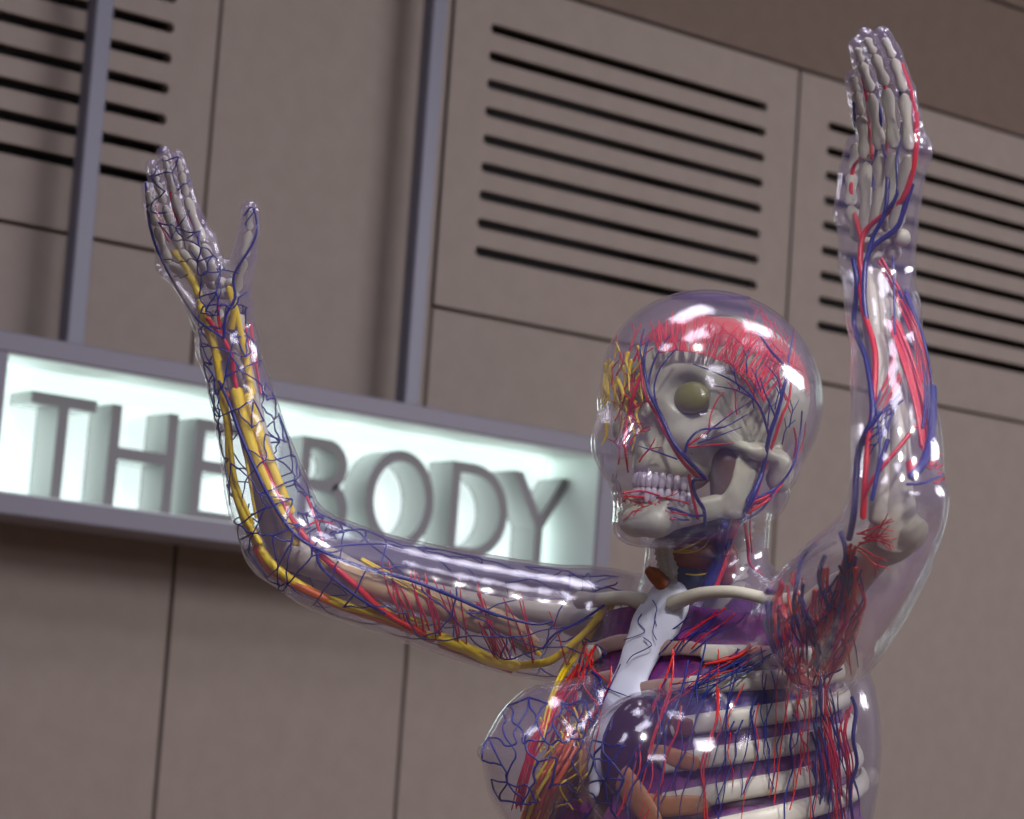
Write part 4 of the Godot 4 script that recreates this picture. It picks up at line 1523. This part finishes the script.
func fill_right_arm(list: Array, trunk: Array) -> void:
	bone("upper_arm_bone", [600, 624, 2.37, 560, 616, 2.37, 480, 602, 2.36, 380, 580, 2.35, 310, 558, 2.345, 284, 546, 2.34], [0.017, 0.018, 0.010, 0.008, 0.0085, 0.010, 0.017, 0.018, 0.012], "ivory_dim")
	bone("ulna", [286, 552, 2.345, 272, 520, 2.345, 248, 440, 2.345, 224, 340, 2.345, 216, 312, 2.345], [0.013, 0.014, 0.008, 0.007, 0.006, 0.0065])
	bone("radius", [290, 528, 2.325, 281, 505, 2.325, 262, 440, 2.325, 239, 350, 2.325, 232, 318, 2.325], [0.010, 0.0085, 0.007, 0.0075, 0.009, 0.0115])
	for q in [[215, 296, 2.34], [224, 294, 2.33], [233, 296, 2.32], [212, 284, 2.345], [221, 283, 2.332], [231, 284, 2.32]]:
		var o := []
		oval(o, spot(q[0], q[1], q[2]), Vector3(0.0062, 0.0055, 0.0062), head_b, 0.004)
		part("wrist_bone", field_mesh(o, 0.002), mats.ivory, figure)
	hand_bones([[217, 282, 2.322, 203, 243, 2.31, 186, 196, 2.30, 181, 172, 2.29, 178, 159, 2.285], [212, 282, 2.333, 190, 243, 2.335, 173, 193, 2.325, 167, 169, 2.315, 164, 156, 2.31], [209, 283, 2.342, 180, 250, 2.36, 164, 204, 2.352, 157, 182, 2.345, 153, 169, 2.34], [205, 286, 2.35, 169, 264, 2.38, 156, 226, 2.375, 150, 204, 2.37, 148, 191, 2.365], [235, 292, 2.314, 244, 258, 2.30, 249, 230, 2.295, 250, 209, 2.29]], 0.0062)
	# yellow nerve and tendon bands
	var n := Tubes.new()
	for q in [[[221, 396, 228, 424, 230, 466, 240, 506, 260, 543], 0.0038], [[236, 390, 243, 417, 256, 457, 278, 506, 297, 543], 0.0062], [[248, 396, 259, 433, 278, 482, 291, 512], 0.0052], [[236, 491, 251, 533, 278, 570, 327, 599, 388, 617, 434, 638], 0.0046], [[230, 439, 236, 482, 253, 524], 0.0022], [[245, 451, 251, 488, 256, 518], 0.0016]]:
		vessel(n, list, 0.010, q[0], q[1], q[1] * 0.8)
	vessel(n, list, 0.009, [440, 638, 468, 649, 491, 660, 517, 666], 0.0060, 0.0060)
	vessel(n, list + trunk, 0.012, [517, 666, 543, 663, 555, 658, 573, 644, 594, 624, 617, 596], 0.0042, 0.0030)
	vessel(n, list + trunk, 0.012, [519, 639, 530, 647, 540, 655], 0.0030, 0.0022)
	strands(n, list + trunk, 0.010, [617, 594, 594, 621, 578, 644, 563, 670], 5, 4, 0.0012)
	strands(n, list, 0.014, [318, 555, 349, 585, 388, 610, 428, 625], 5, 6, 0.0016)
	for q in [[206, 315, 216, 354, 222, 397], [199, 301, 207, 328, 219, 361], [235, 308, 245, 354, 252, 394], [174, 252, 186, 268, 199, 295], [229, 288, 234, 308, 232, 328]]:
		vessel(n, list, 0.009, q, 0.0032, 0.0036)
	strands(n, list, 0.010, [361, 561, 404, 585, 440, 604], 5, 10, 0.0012)
	organ("arm_nerve", n, "nerve")
	# orange-red underside and tan muscle bellies
	var o := Tubes.new()
	vessel(o, list, 0.010, [256, 547, 272, 570, 306, 590, 349, 608, 404, 626, 434, 639], 0.0044, 0.0044)
	organ("arm_muscle", o, "orange")
	o = Tubes.new()
	vessel(o, list, 0.010, [440, 644, 473, 657, 512, 671], 0.0040, 0.0030)
	organ("arm_muscle", o, "orange")
	o = Tubes.new()
	strands(o, list, 0.016, [227, 393, 234, 411, 243, 436], 4, 4, 0.0022)
	web("forearm_muscle", o, "orange")
	var f := Tubes.new()
	vessel(f, list, 0.020, [333, 570, 373, 585, 422, 601, 483, 622], 0.011, 0.013)
	organ("arm_muscle", f, "tan_muscle")
	f = Tubes.new()
	vessel(f, list, 0.018, [471, 614, 507, 624, 532, 647], 0.012, 0.010)
	organ("arm_muscle", f, "tan_muscle")
	# arteries
	var a := Tubes.new()
	vessel(a, list, 0.008, [240, 402, 248, 430, 262, 463, 282, 503, 295, 524, 318, 552, 355, 585, 385, 613, 425, 634], 0.0021, 0.0032)
	vessel(a, list, 0.008, [307, 497, 315, 518, 323, 543], 0.0015, 0.0012)
	vessel(a, list, 0.008, [300, 530, 318, 521, 333, 524], 0.0010, 0.0008)
	vessel(a, list, 0.007, [207, 318, 216, 328, 223, 338, 232, 357, 235, 381, 240, 399], 0.0022, 0.0020)
	vessel(a, list, 0.007, [218, 301, 219, 321, 223, 338], 0.0014, 0.0018)
	organ("arm_artery", a, "artery")
	a = Tubes.new()
	vessel(a, list, 0.007, [169, 184, 173, 206, 179, 226], 0.0018, 0.0010)
	vessel(a, list, 0.007, [156, 206, 160, 222, 169, 242], 0.0018, 0.0010)
	vessel(a, list, 0.007, [186, 201, 191, 219, 199, 236], 0.0016, 0.0010)
	web("hand_artery", a, "artery")
	a = Tubes.new()
	for k in 26:
		var x := rng.randf_range(380, 560)
		var y := 556.0 + (x - 380) * 0.22
		var w := rng.randf_range(8, 26)
		vessel(a, list, 0.008, [x, y + rng.randf_range(0, 22), x + w * 0.4, y + 34, x + w * 0.8, y + 54, x + w, y + rng.randf_range(62, 80)], 0.0005, 0.0010, 1.5)
	strands(a, list, 0.010, [478, 603, 494, 634, 507, 660], 10, 12, 0.0010)
	strands(a, list, 0.012, [247, 325, 252, 361, 258, 394], 5, 4, 0.0010)
	web("arm_artery_twigs", a, "artery")
	# veins: the main ones and the web under the skin
	var v := Tubes.new()
	vessel(v, list, 0.003, [219, 381, 230, 405, 240, 433, 251, 459, 266, 491, 282, 518, 297, 536, 318, 549, 361, 567, 410, 580, 449, 595, 498, 616], 0.0016, 0.0018)
	vessel(v, list, 0.004, [318, 549, 321, 567, 355, 595, 385, 614], 0.0015, 0.0014)
	vessel(v, list, 0.003, [318, 549, 349, 545, 388, 544, 404, 549], 0.0012, 0.0008)
	vessel(v, list, 0.003, [440, 590, 486, 611, 532, 624, 553, 621], 0.0018, 0.0010)
	vessel(v, list + trunk, 0.004, [543, 649, 555, 634, 584, 619, 614, 598], 0.0012, 0.0010)
	vessel(v, list, 0.003, [224, 338, 226, 315, 235, 298, 234, 275, 252, 245, 257, 226, 252, 207, 244, 216], 0.0015, 0.0008)
	vessel(v, list, 0.003, [146, 183, 150, 226, 163, 262, 183, 298, 199, 321, 224, 338], 0.0014, 0.0012)
	organ("arm_vein", v, "vein")
	v = Tubes.new()
	limb_net(v, [[612, 632, 2.355, 0.054], [505, 615, 2.35, 0.0515], [400, 588, 2.34, 0.0445], [322, 562, 2.33, 0.0425], [287, 540, 2.33, 0.041], [270, 500, 2.33, 0.039], [256, 450, 2.33, 0.0325], [240, 390, 2.33, 0.029], [227, 345, 2.33, 0.0255], [222, 305, 2.33, 0.023]], 28, 9, 0.93, 0.00075)
	web("arm_vein_net", v, "vein")
	v = Tubes.new()
	skin_net(v, list, 0.002, Rect2(144, 160, 70, 150), 4, 9, 0.0007)
	skin_net(v, list, 0.002, Rect2(214, 205, 42, 100), 2, 6, 0.0007)
	web("hand_vein_net", v, "vein")


func hand_bones(rays: Array, r: float) -> void:
	for ray in rays:
		var p := []
		for i in range(0, ray.size() - 2, 3):
			p.append(spot(ray[i], ray[i + 1], ray[i + 2]))
		for i in p.size() - 1:
			knuckle(p[i], p[i + 1], r * (1.0 - 0.13 * i), "hand_bone" if i == 0 else "finger_bone")


func limb_net(t: Tubes, axis: Array, nu: int, nv: int, share: float, r: float) -> void:
	# a web of veins all round a limb
	var c := []
	for q in axis:
		c.append(spot(q[0], q[1], q[2]))
	var place := func(u: float, ang: float) -> Vector3:
		var f := clampf(u, 0.0, 0.9999) * (c.size() - 1)
		var i := int(f)
		var p: Vector3 = c[i].cubic_interpolate(c[i + 1], c[maxi(i - 1, 0)], c[mini(i + 2, c.size() - 1)], f - i)
		var along: Vector3 = (c[i + 1] - c[i]).normalized()
		var to := EYE - p
		to = (to - along * along.dot(to)).normalized()
		var side := along.cross(to)
		return p + (to * cos(ang) + side * sin(ang)) * lerpf(axis[i][3], axis[i + 1][3], f - i) * share
	var at := {}
	for i in nu + 1:
		for k in nv:
			at[Vector2i(i, k)] = Vector2((i + rng.randf_range(-0.38, 0.38)) / nu, TAU * (k + (0.5 if i % 2 else 0.0) + rng.randf_range(-0.32, 0.32)) / nv)
	for n in at:
		for d in [Vector2i(1, 0), Vector2i(0, 1), Vector2i(1, -1 + (n.x % 2) * 2)]:
			var to: Vector2i = n + d
			var wrap := 0.0
			if to.y >= nv:
				to.y -= nv
				wrap = TAU
			elif to.y < 0:
				to.y += nv
				wrap = -TAU
			if at.has(to) and rng.randf() < 0.46:
				var a: Vector2 = at[n]
				var b: Vector2 = at[to] + Vector2(0, wrap)
				var pts := []
				for s in 5:
					var w := 0.0 if s == 0 or s == 4 else 1.0
					var m := a.lerp(b, s / 4.0)
					pts.append(place.call(m.x + w * rng.randf_range(-0.002, 0.002), m.y + w * rng.randf_range(-0.06, 0.06)))
				t.add(smooth_path(pts, 2), r * rng.randf_range(0.7, 1.25), r, 5)


func fill_left_arm(list: Array) -> void:
	bone("upper_arm_bone", [812, 622, 2.15, 845, 590, 2.07, 875, 555, 1.99, 898, 530, 1.955, 902, 515, 1.95], [0.022, 0.020, 0.013, 0.013, 0.020, 0.022, 0.014])
	bone("ulna", [893, 545, 1.95, 897, 512, 1.945, 900, 450, 1.955, 897, 380, 1.985, 889, 300, 2.02, 884, 275, 2.03], [0.013, 0.016, 0.010, 0.0075, 0.007, 0.0065, 0.010])
	bone("radius", [882, 520, 1.94, 880, 490, 1.945, 880, 430, 1.955, 878, 360, 1.985, 872, 300, 2.015, 868, 275, 2.025], [0.010, 0.0085, 0.0075, 0.009, 0.010, 0.0115])
	for q in [[866, 262, 2.035], [878, 260, 2.028], [893, 252, 2.02], [866, 246, 2.04], [878, 244, 2.03], [889, 240, 2.02], [902, 238, 2.01]]:
		var o := []
		oval(o, spot(q[0], q[1], q[2]), Vector3(0.0068, 0.0075, 0.0068), head_b, 0.004)
		part("wrist_bone", field_mesh(o, 0.002), mats.ivory, figure)
	hand_bones([[866, 238, 2.05, 866, 160, 2.055, 861, 115, 2.05, 856, 92, 2.045, 853, 76, 2.04], [876, 236, 2.04, 881, 152, 2.035, 871, 92, 2.03, 861, 62, 2.025, 857, 48, 2.02], [885, 234, 2.025, 895, 150, 2.012, 886, 86, 2.008, 874, 54, 2.004, 866, 38, 2.00], [894, 234, 2.01, 910, 152, 1.99, 904, 92, 1.988, 893, 58, 1.986, 884, 38, 1.984], [860, 242, 2.06, 850, 206, 2.07, 852, 172, 2.075, 856, 143, 2.075]], 0.0070)
	var a := Tubes.new()
	vessel(a, list, 0.008, [860, 259, 863, 284, 863, 309, 875, 351, 873, 405, 868, 447, 865, 483, 863, 518], 0.0026, 0.0024)
	vessel(a, list, 0.008, [916, 113, 915, 159, 902, 200, 873, 223, 862, 240, 860, 279, 862, 300], 0.0022, 0.0024)
	vessel(a, list, 0.008, [854, 212, 859, 230, 862, 240], 0.0022, 0.0020)
	vessel(a, list, 0.007, [851, 198, 853, 169, 863, 157, 874, 155], 0.0020, 0.0012)
	vessel(a, list, 0.008, [862, 74, 867, 99, 870, 127, 872, 159], 0.0014, 0.0020)
	vessel(a, list, 0.008, [883, 81, 890, 109, 886, 152, 888, 176], 0.0016, 0.0016)
	vessel(a, list, 0.008, [902, 63, 911, 91, 915, 116], 0.0014, 0.0022)
	vessel(a, list, 0.008, [916, 426, 896, 451, 873, 479, 863, 500], 0.0016, 0.0016)
	strands(a, list, 0.010, [893, 323, 907, 359, 921, 405, 926, 447], 16, 7, 0.0016)
	strands(a, list, 0.010, [880, 263, 902, 302, 919, 341, 928, 387], 12, 8, 0.0012)
	strands(a, list, 0.010, [895, 341, 893, 376, 877, 412], 6, 8, 0.0009)
	for k in 10:
		twigs(a, list, 0.006, 940 + rng.randf_range(-10, 2), 470 + rng.randf_range(-6, 14), rng.randf_range(-2.6, 0.4), 12, 0.0008, 1)
	for k in 9:
		twigs(a, list, 0.007, 855 + rng.randf_range(0, 10), 545 + rng.randf_range(-12, 6), rng.randf_range(-1.0, 0.5), 20, 0.0008, 1)
	vessel(a, list, 0.010, [912, 463, 912, 474], 0.0050, 0.0040)
	organ("forearm_artery", a, "artery")
	var v := Tubes.new()
	vessel(v, list, 0.006, [853, 259, 857, 284, 854, 327, 866, 359, 873, 412, 866, 433, 858, 454, 854, 511, 849, 539], 0.0022, 0.0026)
	vessel(v, list, 0.006, [893, 256, 894, 291, 895, 334], 0.0010, 0.0008)
	vessel(v, list, 0.006, [900, 394, 882, 412, 872, 426], 0.0012, 0.0012)
	vessel(v, list, 0.006, [888, 440, 879, 468, 872, 500], 0.0020, 0.0016)
	vessel(v, list, 0.006, [877, 408, 880, 447, 875, 483], 0.0011, 0.0009)
	vessel(v, list, 0.006, [933, 387, 932, 429, 924, 461, 911, 477], 0.0028, 0.0040)
	vessel(v, list, 0.005, [907, 484, 923, 483, 944, 474], 0.0014, 0.0008)
	strands(v, list, 0.007, [905, 291, 921, 334, 932, 387, 930, 426], 12, 8, 0.0012)
	vessel(v, list, 0.007, [912, 184, 902, 215, 895, 230, 869, 252, 864, 293, 867, 322], 0.0024, 0.0022)
	vessel(v, list, 0.006, [883, 145, 888, 176, 885, 212, 873, 237, 865, 265], 0.0017, 0.0018)
	vessel(v, list, 0.006, [876, 95, 881, 120, 876, 152, 873, 187], 0.0012, 0.0016)
	vessel(v, list, 0.006, [900, 88, 902, 127, 897, 159, 897, 194, 883, 215], 0.0014, 0.0014)
	vessel(v, list, 0.006, [854, 102, 855, 127], 0.0018, 0.0012)
	vessel(v, list, 0.006, [913, 77, 922, 109, 925, 123], 0.0014, 0.0010)
	for k in 8:
		twigs(v, list, 0.007, 890 + rng.randf_range(-14, 20), 400 + rng.randf_range(-30, 40), 2.2 + rng.randf_range(-0.4, 0.4), 20, 0.0008, 1)
	organ("forearm_vein", v, "vein")
	# shoulder: curved red and blue vessels under the arm piece's round edge
	a = Tubes.new()
	v = Tubes.new()
	for q in [[775, 597, 772, 621, 777, 644, 789, 668], [783, 585, 775, 606, 775, 632, 783, 656], [815, 591, 812, 612, 821, 632, 812, 656], [849, 550, 846, 583, 847, 615, 835, 644], [856, 568, 853, 603, 841, 638, 824, 668], [824, 609, 832, 621, 818, 644, 824, 668], [806, 626, 818, 644, 809, 668]]:
		vessel(a, list, 0.008, q, 0.0024, 0.0016, 2.0)
	for q in [[771, 580, 772, 603, 774, 632, 778, 656], [815, 544, 803, 559, 796, 583, 794, 612, 803, 644], [825, 556, 819, 577, 825, 600, 838, 609], [841, 533, 847, 556, 841, 597, 832, 632, 818, 668], [806, 618, 812, 638, 824, 656], [800, 597, 808, 621, 818, 644, 815, 665]]:
		vessel(v, list, 0.007, q, 0.0024, 0.0015, 2.0)
	for k in 30:
		var t := a if k % 2 else v
		var x := rng.randf_range(772, 862)
		var y := rng.randf_range(575, 620) - (x - 772) * 0.25
		var lean := rng.randf_range(-10, 12) + (815 - x) * 0.25
		var w := rng.randf_range(-9, 9)
		vessel(t, list, 0.008, [x, y, x + lean * 0.3 + w, y + 24, x + lean * 0.6 - w, y + 48, x + lean, y + 70, x + lean * 1.5 + w, y + 92], rng.randf_range(0.0008, 0.0018), 0.0006, 1.5)
	for k in 14:
		twigs(a if k % 2 else v, list, 0.008, rng.randf_range(790, 855), rng.randf_range(595, 680), rng.randf_range(0, TAU), 16, 0.0009, 1)
	strands(a, list, 0.010, [853, 553, 841, 603, 824, 644], 9, 10, 0.0015)
	var belly := Tubes.new()
	strands(belly, list, 0.020, [783, 603, 786, 638, 794, 668, 809, 682], 5, 12, 0.0042)
	strands(belly, list, 0.020, [824, 668, 841, 644, 853, 609], 4, 12, 0.0042)
	organ("shoulder_muscle", belly, "muscle_film")
	belly = Tubes.new()
	strands(belly, list, 0.016, [765, 591, 769, 621, 777, 650, 791, 673], 4, 5, 0.0042)
	organ("shoulder_muscle", belly, "blue_muscle")
	organ("shoulder_artery", a, "artery")
	organ("shoulder_vein", v, "vein")
	# the moulded rim where the arm piece meets the trunk
	var rim := Tubes.new()
	vessel(rim, list, 0.0, [750, 577, 746, 603, 750, 632, 765, 662, 791, 684, 818, 694, 847, 697], 0.0030, 0.0030)
	organ("arm_piece_rim", rim, "shell")
	rim = Tubes.new()
	vessel(rim, list, 0.0, [835, 543, 812, 556, 794, 577, 791, 597], 0.0014, 0.0010)
	organ("arm_piece_rim", rim, "shell")
